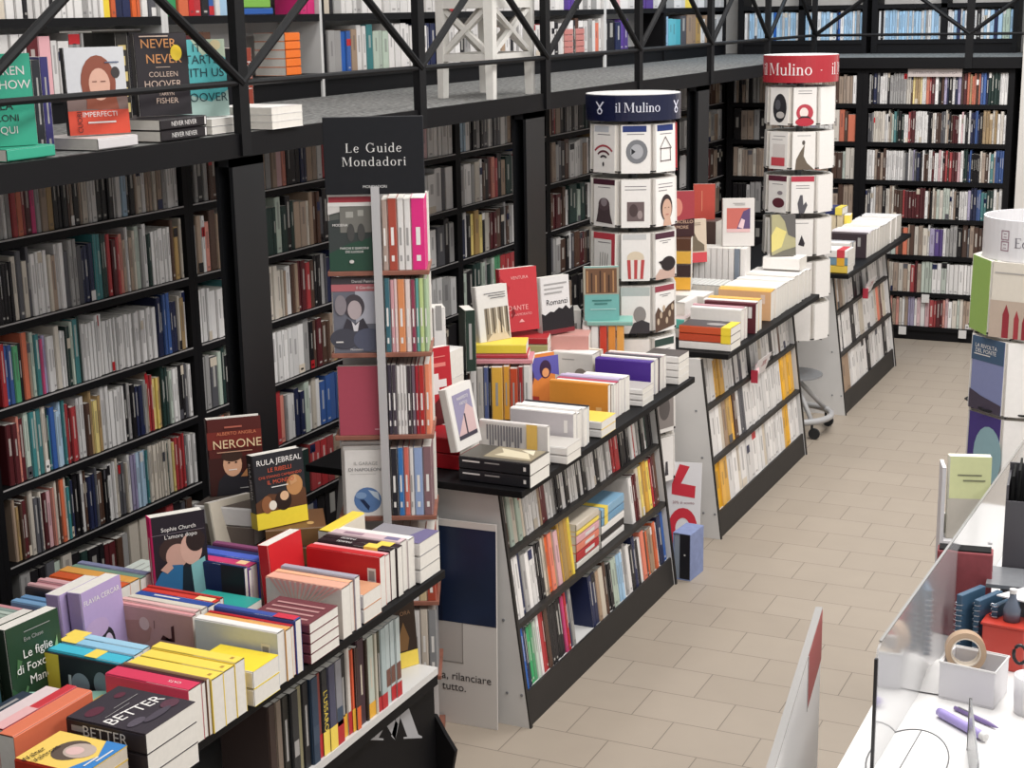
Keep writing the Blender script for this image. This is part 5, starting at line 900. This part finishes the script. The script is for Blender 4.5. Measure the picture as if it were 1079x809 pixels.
# ------------------------------------------------------------------ tops of the farther units
GU = 'books arranged on the unit before the red carousel'
def ku(**k): k['group'] = GU; return k
def group_u(items, xr, y, L, H): return group_up([(i[0], i[1], i[2], dict(i[3] if len(i) > 3 else {}, group=GU)) for i in items], xr, y, T2, L, H)
for k in range(3): flat(-2.40, 7.37, T2+k*.04, .27, .17, .039, ('W', '#bf4a2c', '#c9542f')[k], ('white flat book at the front corner before red carousel', 'lower orange flat book with yellow end, front corner', 'upper orange flat book with yellow end, front corner')[k], face='#4a4446', **ku(art=[('e', .08, .1, .03, .05, '#a09a98')] if k == 2 else [], band=[(.0, .05, '#ecd23e')] if k else []))
spineup(-2.57, 7.30, T2, .12, .19, .03, '#8a5a3c', 'brown landscape cover at left of the orange flat pair', face='#7d5a40', **ku())
group_u([('W', .05, 'white spine-up book behind the orange flat pair', dict(face='W')), ('#d3a0aa', .025, 'rose spine-up book behind the orange flat pair'), ('W', .03, 'white spine-up book behind the rose one')], -2.295, 7.55, .27, .165)
group_u([('#6b2e38', .03, 'maroon spine-up book with a small white label', dict(face='#5c2830', art=[('r', .02, .24, .08, .26, 'w')])), ('W', .05, 'white spine-up book with grey print behind the maroon one'), ('#e8b75a', .055, 'amber yellow spine-up book, middle of the white unit')], -2.28, 7.76, .285, .165)
for k in range(2): flat(-2.67, 7.62, T2+k*.05, .16, .2, .049, ('#d9d4ce', '#6cc0b4')[k], ('pale flat book beside the amber yellow row', 'aqua-edged flat book beside the amber yellow row')[k], face='#b9aaa8', **ku())
spineup_y(-2.62, 7.62, T2, .2, .17, .05, 'W', 'white spine-up book pointing away beside the aqua one', **ku())
group_u([('#e5ae50', .05, 'golden spine-up book with a peach barcode cover', dict(face='#e0b48a', art=[('r', .02, .24, .07, .265, '#e6cfc0')])), ('#e8b85c', .045, 'second golden spine-up book behind the peach cover'), ('W', .05, '1st white spine-up book behind the golden pair'), ('W', .05, '2nd white spine-up book behind the golden pair'), ('W', .05, '3rd white spine-up book behind the golden pair'), ('W', .05, '4th white spine-up book behind the golden pair'), ('#d8d2ca', .06, '5th pale spine-up book behind the golden pair'), ('W', .06, '6th white spine-up book behind the golden pair'), ('W', .07, '7th white spine-up book behind the golden pair'), ('#d6d0c8', .07, '8th pale spine-up book behind the golden pair'), ('W', .07, '9th white spine-up book behind the golden pair'), ('W', .07, '10th white spine-up book behind the golden pair'), ('W', .07, '11th white spine-up book behind the golden pair'), ('W', .07, '12th white spine-up book behind the golden pair')], -2.30, 8.12, .3, .165)
for k in range(2): flat(-2.76, 8.02, T2+k*.075, .28, .17, .073, ('W', '#e6e0d8')[k], ('lower white flat book behind the amber row', 'upper white flat book behind the amber row')[k], face='W', **ku())
for k in range(4): flat(-2.86, 7.5, T2+k*.05, .25, .22, .049, ('#e0a63c', '#e5b04e', 'W', '#e3aa42')[k], f'{ORD(k+1)} from bottom of the golden flat pile beside the blue carousel', **ku())
for k in range(3): flat(-2.735, 8.61, T2+k*.034, .32, .17, .033, 'W', f'{ORD(k+1)} from bottom of white pile beneath the white upright spines', **ku())
for k in range(9): upright(-2.87+.034*k, 8.535+.004*k, T2+.103, 6, .15, .215, .033, 'w' if k != 7 else '#77808c', f'{ORD(k+1)} of the white upright spines under the small cream covers', **ku())
for k in range(9): spineup_y(-2.62-.028*k, 8.22, T2+.001, .2, .16, .027, '#cfd0cc', f'{ORD(k+1)} from right of the grey white spines pointing away', **ku())
faceout(-2.86, 8.47, T2+.24, 42, .165, .25, .03, '#d3c4b2', 'cream face-out cover with a stone statue and red band', face='#cdbca8', tilt=5, **ku(art=[('p', [(.02, .065), (.05, .1), (.075, .15), (.09, .17), (.11, .13), (.15, .1), (.15, .065)], '#6f6252'), ('r', .04, .225, .13, .229, '#8a7a6a'), ('r', .05, .215, .13, .219, '#8a7a6a')], band=[(0, .058, '#c94a50')]))
faceout(-2.655, 8.66, T2+.32, 22, .185, .275, .05, '#d8d2cc', 'white face-out cover with a pink and violet square picture', face='#d8d3cf', tilt=4, **ku(art=[('r', .025, .08, .16, .22, '#c46a60'), ('p', [(.08, .09), (.1, .15), (.12, .2), (.16, .22), (.16, .08)], '#5d4a72'), ('p', [(.09, .11), (.11, .16), (.13, .15), (.12, .1)], '#e0c2c8'), ('r', .025, .08, .16, .1, '#d9b3b3'), ('r', .06, .245, .13, .249, 'g'), ('r', .07, .236, .13, .24, 'g')]))
faceout(-2.43, 8.83, T2+.25, 30, .145, .24, .04, '#8d8a78', 'grey yellow face-out cover leaning before the red carousel', face='#a59f7a', tilt=7, **ku(art=[('p', [(.05, .24), (.145, .24), (.145, .1), (.1, .12), (.08, .2)], '#5d5a58'), ('p', [(0, .02), (.06, .05), (.09, .14), (.03, .17), (0, .12)], '#d3c67a'), ('p', [(0, 0), (.145, 0), (.145, .05), (.07, .03)], '#6a675c')]))
flat(-2.43, 8.86, T2+.173, .22, .16, .07, 'W', 'white flat book under the grey yellow cover', **ku())
for k in range(4): flat(-2.86, 8.12, T2+.0+.152+k*.073, .2, .16, .072, ('#e0a63c', '#3a2a2a', '#e3b04a', '#5a3a2a')[k], f'{ORD(k+1)} from bottom of the pile under the red portrait cover', rot=15, **ku())
faceout(-2.81, 8.10, T2+.445, 25, .145, .25, .03, '#6a2a2c', 'red and black face-out cover with a portrait, lettered Marcello', face='#3f2426', tilt=4, **ku(art=[('p', [(0, .25), (.145, .25), (.145, .1), (0, .08)], '#a84048'), ('e', .05, .16, .03, .05, '#d98a7a'), ('t', 'MARCELLO', .075, .08, .025, '#d8b49a'), ('t', 'AMORE', .07, .05, .025, '#d8b49a')]))
flat(-2.93, 8.86, T2+.001, .2, .17, .44, '#5c4a44', 'tall dark stack under the orange red cover', **ku())
faceout(-2.925, 8.84, T2+.442, 20, .13, .21, .03, '#b8402f', 'plain orange red face-out cover beside the portrait cover', face='#c04f42', tilt=4, **ku(art=[('r', .05, .05, .055, .17, '#d98a70')]))
faceout(-2.73, 7.62, T2+.205, 35, .1, .2, .012, '#dcd8d0', 'white card leaning against the blue carousel side', face='#dedad4', tilt=18, **ku())
GF = 'books arranged on the farthest unit'
def kf(**k): k['group'] = GF; return k
def group_f(items, xr, y, L, H): return group_up([(i[0], i[1], i[2], dict(i[3] if len(i) > 3 else {}, group=GF)) for i in items], xr, y, T2, L, H)
for k in range(3): flat(-2.40, 9.87, T2+k*.05, .25, .17, .049, ('#e0c050', '#6f8ea0', 'W')[k], ('yellow flat book at front corner of farthest unit', 'blue grey flat book with red end, farthest unit corner', 'white flat book with red end, farthest unit corner')[k], face='W', **kf(band=[(.02, .07, ('#d8b84a', 'Z', '#c8404a')[k])] if k else []))
group_f([('W', .07, 'white spine-up book behind the corner pile, farthest unit'), ('#8c8f96', .05, 'grey spine-up book of the farthest unit'), ('W', .05, '2nd white spine-up book of the farthest unit')], -2.31, 10.0, .25, .16)
group_f([('#4a3e44', .05, 'dark spine-up book with pale label, farthest unit', dict(face='#3d3338', art=[('r', .03, .2, .09, .22, 'g')])), ('W', .05, '3rd white spine-up book of the farthest unit'), ('#d8d2d6', .1, 'pale lilac white spine-up book of the farthest unit'), ('W', .08, '4th white spine-up book of the farthest unit'), ('W', .08, '5th white spine-up book of the farthest unit'), ('#e3dcd2', .08, 'ivory spine-up book of the farthest unit'), ('W', .1, '6th white spine-up book of the farthest unit'), ('W', .1, '7th white spine-up book of the farthest unit'), ('W', .1, '8th white spine-up book of the farthest unit'), ('W', .1, '9th white spine-up book of the farthest unit'), ('#d8d2ca', .1, 'pale grey spine-up book at end of the farthest unit'), ('W', .1, '10th white spine-up book of the farthest unit'), ('W', .1, '11th white spine-up book of the farthest unit')], -2.30, 10.45, .26, .165)
for k in range(7): spineup_y(-2.60-.045*k, 10.2+.03*k, T2, .3, .17, .044, '#d6bf96', f'{ORD(k+1)} from right of the sand coloured spines pointing away, farthest unit', **kf())
for k in range(7): upright(-2.86+.05*k, 10.95, T2, 8, .15, .22, .046, '#d3c2a4' if k != 6 else 'y', f'{ORD(k+1)} of the sand upright spines on the farthest unit', **kf())
flat(-2.73, 11.03, T2+.222, .27, .17, .05, '#2b3360', 'navy flat book with yellow end on the sand upright spines', face='#2f3868', **kf(band=[(0, .05, '#e6cf58')]))
flat(-2.62, 10.35, T2, .18, .17, .1, '#7d6a60', 'brown flat book beside the dark labelled one, farthest unit', **kf())

# ------------------------------------------------------------------ boards and box on the floor
o = empty('poster_board', (-2.375, 4.800, 0), 'white floor poster with navy block, lettered rilanciare tutto', 'poster')
o.rotation_euler = (R(-2), 0, R(3))
bevel(MB().box(-.40, 0, 0, 0, .008, .80).build('board', mat('white_poster_card', '#cdc8c3', .6), o), .001)
MB().box(-.40, -.0012, .405, -.002, 0, .775).build('navy_print', mat('navy_print', '#14233f', .45, var=.25, scale=5), o)
MB().box(-.30, -.002, .405, -.22, -.0013, .66).build('dark_print', mat('deep_navy_print', '#101a31', .45), o)
ol = MB()
for a in ((-.40, .245, -.137, .249), (-.141, .245, -.137, .404)): ol.box(a[0], -.0014, a[1], a[2], 0, a[3])
ol.build('thin_outline', mat('grey_ink', '#8d8883', .6), o); MB().box(-.40, -.001, .249, -.141, 0, .404).build('grey_print', mat('light_grey_ink', '#b7b1ac', .6), o)
for s, x, z in (('guarda, rilanciare', -.022, .19), ('tutto.', -.125, .147)):
    lt = MB(); vs, fs = text_geo(s, .044, 'RIGHT', 1.0, .0); lt.add([(x+u, -.0018, z+v) for u, v in vs], fs, lin('#2a2527')); lt.build('lettering', M_LET, o)
o = empty('sale_card', (-2.30, 6.93, 0), 'white discount card with large red 2 and 0 leaning between units', 'sign'); o.rotation_euler = (R(-13), 0, R(12))
bevel(MB().box(-.20, 0, 0, 0, .006, .45).build('card', M_WHITEH, o), .001)
redm = mat('sale_print_red', '#bf2536', .5); d = MB()
def ring(cx, cz, r1, r0, sx, a0, a1, e):
    n = 20
    for k in range(n):
        t0, t1 = R(a0+(a1-a0)*k/n), R(a0+(a1-a0)*(k+1)/n)
        d.add([(cx+r1*sx*math.cos(t0), e, cz+r1*math.sin(t0)), (cx+r1*sx*math.cos(t1), e, cz+r1*math.sin(t1)), (cx+r0*sx*math.cos(t1), e, cz+r0*math.sin(t1)), (cx+r0*sx*math.cos(t0), e, cz+r0*math.sin(t0))], [(0, 1, 2, 3)])
ring(-.085, .125, .10, .05, .72, 0, 360, -.001)
d.add([(-.145, -.001, .29), (-.03, -.001, .275), (-.028, -.001, .335), (-.10, -.001, .345), (-.06, -.001, .43), (-.11, -.001, .44), (-.145, -.001, .34)], [(0, 1, 2, 3, 4, 5, 6)])
d.build('red_numerals', redm, o)
lt = MB(); vs, fs = text_geo('20% di sconto', .019, 'CENTER'); lt.add([(-.085+u, -.0015, .25+v) for u, v in vs], fs, lin('#8a5a60')); lt.build('lettering', M_LET, o)
o = empty('box_set', (-2.262, 6.56, 0), 'lilac blue slipcase box standing on the floor before the discount card', 'box', rz=R(-4))
c = MB(); c.box(-.04, -.0, .0, .075, .003, .30) if False else None
cs = MB(); cs.box(-.045, 0, 0, .045, .16, .004).box(-.045, 0, .226, .045, .16, .23).box(-.045, .0, .004, -.041, .16, .226).box(.041, 0, .004, .045, .16, .226).box(-.041, .156, .004, .041, .16, .226)
bevel(cs.build('slipcase', mat('lilac_blue_card', '#7f8cb4', .6, var=.1, scale=30), o), .001)
MB().box(-.04, .006, .005, -.012, .15, .222).build('pale_volume', mat('pale_blue_card', '#8f9aa8', .6), o); v = MB().box(-.011, .004, .005, .04, .15, .225).build('dark_volume', mat('black_blue_card', '#14151f', .5), o)
MB().box(.01, .0032, .12, .018, .0039, .128).build('spine_mark', M_WHITE, v)

# ------------------------------------------------------------------ white gate panel near the counter
o = empty('panel', (-.775, 2.83, 0), 'white upright panel with red tip seen edge-on, beside the counter', 'panel'); o.rotation_euler = (0, 0, R(8.2))
L = .925
bevel(MB().box(-.016, -.1, .1, 0, L, 1.1).build('board', mat('bright_white_board', '#f0eeec', .4), o), .002); MB().box(-.017, -.1, 1.1, .001, L, 1.104).build('edge_strip', mat('grey_edge', '#8d8a87', .5), o)
MB().box(.0002, .62, .96, .0015, L-.002, 1.098).build('red_print', mat('muted_red_print', '#a8504f', .5), o)
MB().box(.0003, .61, .955, .0016, .615, 1.098).build('silver_line', M_WHITE, o)
for y in (.0, .6): MB().box(-.06, y, 0, .04, y+.03, .1).build('foot', M_GREY, o)

# ------------------------------------------------------------------ sales counter with acrylic screen
CZ = 1.05
o = empty('counter', (-.685, 2.0, 0), 'white sales counter in the lower right corner', 'counter')
bevel(MB().box(0, -.6, CZ-.03, .85, 2.95, CZ).build('worktop', mat('white_worktop', '#dcdad8', .35), o), .003); MB().box(.03, -.6, 0, .85, 2.92, CZ-.031).build('body', M_WHITE, o)
sc_ = empty('acrylic_screen', (-.618, 3.022, CZ), 'clear acrylic screen with arched cut-out standing on the counter', 'screen'); sc_.rotation_euler = (0, 0, R(-2.2))
prof = [(0, .002), (0, .245), (.012, .268), (.035, .275), (1.9, .275), (1.9, .002), (.62, .002)]
sp = MB(); sp.prism(prof[:6]+[(1.9, .002)][:0], 0, .005, axis='x')
sp.build('pane', M_PLEXI, sc_)
eg = MB(); eg.box(-.001, -.003, .002, .006, .004, .25); eg.build('dark_edge', mat('dark_acrylic_edge', '#1f1d1f', .3), sc_)
tp = MB(); tp.box(-.0005, .03, .2755, .0055, 1.9, .279); tp.build('top_edge', mat('grey_acrylic_edge', '#8b8885', .3), sc_)
gm = empty('cable_cover', (-.555, 3.09, CZ), 'round flush cable cover outlined in the white counter top at bottom', 'cover')
cl = MB(); cl.tube([(.082*math.cos(t), .155*math.sin(t), .0008) for t in [2*math.pi*i/40 for i in range(40)]], .0016, 6, closed=True); cl.tube([(0, .153, .0008), (-.012, -.15, .0008)], .0013, 6); cl.build('joint_line', mat('grey_cut_edge', '#5c5b5e', .3), gm)
cl = MB(); cl.lathe([(0, .0004), (.0805, .0004)], 40, M=Matrix.Diagonal((1, 1.9, 1, 1))); cl.build('lid', MATS['white_worktop'], gm)
s2 = empty('acrylic_screen', (-.448, 3.19, CZ), 'second acrylic screen edge rising at the bottom of the photo', 'screen'); s2.rotation_euler = (0, 0, R(12))
MB().box(0, -.3, .0, .004, 0, .12).build('pane', M_PLEXI, s2); MB().box(-.001, -.003, .0, .005, .003, .12).build('dark_edge', MATS['dark_acrylic_edge'], s2)
# things on the counter, near to far
mk = empty('marker', (-.475, 3.285, CZ+.012), 'fat lilac highlighter marker lying on the counter', 'marker', rz=R(-38))
b = MB(); b.lathe([(0, -.075), (.009, -.075), (.011, -.06), (.011, .05), (.009, .06), (0, .06)], 16, M=Matrix.Rotation(R(90), 4, 'Y')); b.build('barrel', mat('lilac_plastic', '#9d8fc8', .35), mk, smooth=True)
b = MB(); b.lathe([(0, .06), (.009, .06), (.009, .075), (0, .077)], 16, M=Matrix.Rotation(R(90), 4, 'Y')); b.build('end_cap', M_WHITE, mk)
pn = empty('pen', (-.455, 3.345, CZ+.006), 'slim purple and grey pen behind the highlighter marker', 'pen', rz=R(-32))
b = MB(); b.lathe([(0, -.06), (.005, -.06), (.0055, .03), (.004, .05), (.001, .065), (0, .065)], 12, M=Matrix.Rotation(R(90), 4, 'Y')); b.build('barrel', mat('dusky_purple_plastic', '#7c6a9a', .35), pn, smooth=True)
MB().box(-.05, -.001, .005, -.02, .001, .0075).build('clip', M_GREY, pn)
tr = empty('container', (-.482, 3.475, CZ), 'white square container holding tape and scraps', 'container', rz=R(-8))
b = MB(); w_, d_, h_ = .064, .055, .09
for x0, y0, x1, y1 in ((-w_, -d_, w_, -d_+.004), (-w_, d_-.004, w_, d_), (-w_, -d_+.004, -w_+.004, d_-.004), (w_-.004, -d_+.004, w_, d_-.004)): b.box(x0, y0, .004, x1, y1, h_)
b.box(-w_, -d_, 0, w_, d_, .004); bevel(b.build('tub', M_WHITEH, tr), .003)
b = MB(); b.tube([(-w_, -d_, h_), (w_, -d_, h_), (w_, d_, h_), (-w_, d_, h_)], .003, 6, closed=True); b.build('rim', M_WHITE, tr)
tp_ = empty('tape_roll', (-.505, 3.485, CZ+.103), 'brown parcel tape roll standing in the white container', 'tape', rz=R(12))
b = MB(); b.lathe([(.034, -.022), (.046, -.022), (.046, .022), (.034, .022), (.034, -.022)], 36, M=RX(80)); b.build('tape', mat('tan_tape', '#b59a80', .35), tp_, smooth=False)
b = MB(); b.lathe([(.031, -.0225), (.0335, -.0225), (.0335, .0225), (.031, .0225), (.031, -.0225)], 36, M=RX(80)); b.build('core', mat('card_core', '#d9cdbd', .8), tp_)
sg_ = MB(); random.seed(3)
n = 9; vs = []; fs = []
for i in range(n):
    for j in range(n):
        u, v = i/(n-1), j/(n-1); vs.append((-.615+.11*u, 3.44+.15*v, CZ+.004+.06*math.sin(u*3.1)*math.sin(v*3.1)*(.6+.4*random.random())))
for i in range(n-1):
    for j in range(n-1): fs.append((i*n+j, (i+1)*n+j, (i+1)*n+j+1, i*n+j+1))
sg_.add(vs, fs); tag(sg_.build('cloth', mat('white_tissue', '#d6d4d2', .9), smooth=True), 'crumpled white cloth on the counter behind the screen', 'cloth')
rb = empty('container', (-.44, 3.68, CZ), 'red plastic container behind the tape roll', 'container', rz=R(-5))
b = MB(); b.prism([(-.05, -.035), (.05, -.035), (.05, .035), (-.05, .035)], 0, .11); bevel(b.build('tub', mat('red_plastic', '#b5392c', .35), rb), .004); MB().box(-.053, -.038, .11, .053, .038, .115).build('rim', mat('red_plastic', '#b5392c', .35), rb)
tb_ = empty('bottle', (-.43, 3.685, CZ+.1155), 'small clear bottle standing on the red container', 'bottle')
b = MB(); b.lathe([(0, 0), (.02, 0), (.021, .03), (.012, .05), (.008, .06), (.008, .07), (0, .07)], 20); b.build('body', mat('smoky_plastic', '#5e6674', .2), tb_, smooth=True); MB().lathe([(0, .07), (.009, .07), (.009, .08), (0, .08)], 16).build('cap', M_WHITE, tb_)
bi = empty('binder', (-.612, 3.80, CZ), 'reddish binder standing upright behind the acrylic screen', 'binder', rz=R(8))
bevel(MB().box(-.02, 0, 0, (.115), .05, .23).build('cover', mat('dusty_red_board', '#8d4146', .6, var=.1), bi), .004); MB().box(-.016, .004, .2301, .11, .046, .234).build('papers', M_PAGES, bi, usecol=False)
b = MB()
for k in range(14): b.lathe([(0, 0), (.003, 0), (.003, .0015), (0, .0015)], 8, M=T(.012, 0, .02+k*.0155) @ RX(90))
b.build('rivets', M_WHITE, bi)
for k in range(3):
    nb = empty('notebook', (-.545+.04*k, 3.66+.012*k, CZ), ('nearest of three blue spiral notebooks behind the tape roll', 'middle of three blue spiral notebooks behind the tape roll', 'rear of three blue spiral notebooks behind the tape roll')[k], 'notebook', 'spiral notebooks on the counter', rz=R(65))
    bevel(MB().box(0, 0, 0, .10, .016, .17-.012*k).build('cover', mat('blue_teal_card', ('#2f4f66', '#3d5f7c', '#55708c')[k] if False else '#35526a', .5), nb), .002)
    b = MB()
    for q in range(11): b.tube([(.0+.008*math.cos(t), .008+.011*math.sin(t), .012+q*.0135) for t in [2*math.pi*i/10 for i in range(10)]], .0012, 5, closed=True)
    b.build('spiral', M_CHROME, nb)
cp_ = empty('cup', (-.352, 3.43, CZ), 'white cup with scissors at the right picture edge', 'cup'); b = MB(); b.lathe([(0, 0), (.032, 0), (.036, .09), (.033, .09), (.03, .004), (0, .004)], 28); b.build('body', M_WHITEH, cp_, smooth=True)
sc2 = empty('scissors', (-.362, 3.435, CZ+.06), 'black-handled scissors standing in the white cup', 'scissors')
b = MB()
for sx in (-.016, .016): b.tube([(sx+.014*math.cos(t), .0, .075+.022*math.sin(t)) for t in [2*math.pi*i/16 for i in range(16)]], .0042, 8, closed=True)
b.build('handles', mat('black_plastic', '#1b1a1d', .35), sc2, smooth=True); MB().box(-.005, -.001, -.05, .005, .001, .055).build('blades', M_CHROME, sc2)
rk = empty('paper_rack', (-.40, 3.93, CZ), 'dark letter rack with paper slips at the right picture edge', 'rack', rz=R(5))
b = MB(); b.box(-.09, 0, 0, .4, .006, .34).box(-.09, .15, 0, .4, .156, .40).box(-.09, .006, 0, .4, .15, .008).box(-.09, .006, .008, -.084, .15, .38); b.build('frame', mat('smoky_grey_plastic', '#4a484d', .35), rk)
MB().box(-.12, -.14, .155, .4, -.004, .165).build('shelf', M_GREY, rk)
for k in range(16):
    if k == 0: slips = MB()
    slips.box(-.078+.0145*k, .02, .01, -.072+.014*k, .14, .40+.02*math.sin(k*2.1))
sl = tag(slips.build('paper_slips', M_PAGES, rk, usecol=False), kind='stuff')
pp = MB(); pp.prism([(-.47, 3.70), (-.36, 3.67), (-.26, 3.70), (-.28, 3.80), (-.38, 3.815), (-.40, 3.80)], CZ+.1665, CZ+.170); tag(pp.build('paper_sheets', M_WHITEH), 'white paper sheets on the grey rack shelf at right edge', 'paper')
kn = MB(); kn.lathe([(0, 0), (.008, 0), (.009, .005), (.006, .014), (0, .015)], 14, M=T(-.335, 3.30, CZ)); tag(kn.build('metal_knob', M_CHROME, smooth=True), 'small metal knob on the counter at lower right', 'knob')
# pale yellow book with its white holder, standing at the far end of the counter
hl = empty('leaflet_stand', (-.637, 4.25, CZ), 'narrow white leaflet stand behind the acrylic screen, holding a pale yellow book', 'stand', rz=R(16))
MB().box(-.068, -.02, 0, -.058, .06, .325).build('side_plate', M_WHITEH, hl); MB().box(-.058, -.02, .105, .075, .06, .112).build('ledge', M_WHITEH, hl); MB().box(-.058, .05, 0, .075, .06, .17).build('back_plate', M_WHITEH, hl); MB().box(-.058, -.02, 0, .075, .06, .005).build('foot', M_WHITEH, hl)
faceout(-.629, 4.255, CZ+.1135, 16, .115, .235, .035, '#d9d6c4', 'pale yellow green book in the white leaflet stand by the screen', face='#d2d6a4', tilt=3, group='books at the counter', art=[('r', 0, 0, .115, .115, '#bdb7ac'), ('r', .025, .18, .09, .184, '#7d7f68'), ('r', .04, .165, .1, .169, '#7d7f68')])

# ------------------------------------------------------------------ white-drum carousel at the right edge
wx, wy = -.618, 5.43; cw = cardir(wx, wy)
GW = 'books in the white carousel at the right edge'
white_art = {
 (0, 7): ('cream cover with red bottles, top row of the white carousel', [('r', 0, .0, .137, .11, '#b7a596'), ('p', [(.04, .0), (.04, .07), (.05, .1), (.06, .07), (.06, 0)], '#8d3038'), ('p', [(.075, .0), (.075, .06), (.082, .085), (.09, .06), (.09, 0)], '#9c3a40'), ('p', [(.1, .0), (.1, .05), (.107, .075), (.115, .05), (.115, 0)], '#8d3038'), ('r', .01, .19, .12, .193, 'g')], '#d5cdc0'),
 (1, 7): ('blue cover with a cloudy landscape, second row of white carousel', [('r', 0, .15, .137, .222, '#405872'), ('p', [(0, 0), (.137, 0), (.137, .03), (.05, .045), (0, .06)], '#463f4e'), ('t', 'LA RIVOLTA', .06, .195, .017, 'W'), ('t', 'DEL PONTE', .06, .18, .017, 'W'), ('r', .012, .168, .08, .171, 'w')], '#7f86ad'),
 (2, 7): ('purple cover with a pale blue disc, third row of white carousel', [('e', .09, .1, .06, .09, '#8fb0b8')], '#46397a'),
 (0, 6): ('lime green side of a book, top row of the white carousel', [], '#8fb257')}
def wf(r, k):
    if (r, k) in white_art: return white_art[(r, k)]
    return None
_, hw_ = carousel(wx, wy, 1.925, 'revolving book carousel with open white drum at right picture edge', M_WHITEH, [('Edizioni', cw-2, -.005, .046, '#6d6a72')], 0, wf, rot=cw+24, rows=7, pitch=.264, openhdr=True, grp=GW, hh=.135, RH=.183, R0=.201, bscale=1.13, twist={1: -25, 2: -25})
lg = MB(); RH = .1842
def cq(ang, u, v): a0 = math.radians(ang); return (RH*math.cos(a0+u/RH), RH*math.sin(a0+u/RH), 1.925-.0675+v)
for v0 in (.002, -.034):
    for a in ((-.015, v0, .015, v0+.003), (-.015, v0+.029, .015, v0+.032), (-.015, v0, -.012, v0+.032), (.012, v0, .015, v0+.032), (-.006, v0+.009, .006, v0+.011), (-.006, v0+.02, .006, v0+.022)):
        lg.add([cq(cw-36, a[0], a[1]), cq(cw-36, a[2], a[1]), cq(cw-36, a[2], a[3]), cq(cw-36, a[0], a[3])], [(0, 1, 2, 3)], lin('#8d6a78'))
lg.build('emblem', M_LET, hw_)

finish_books()
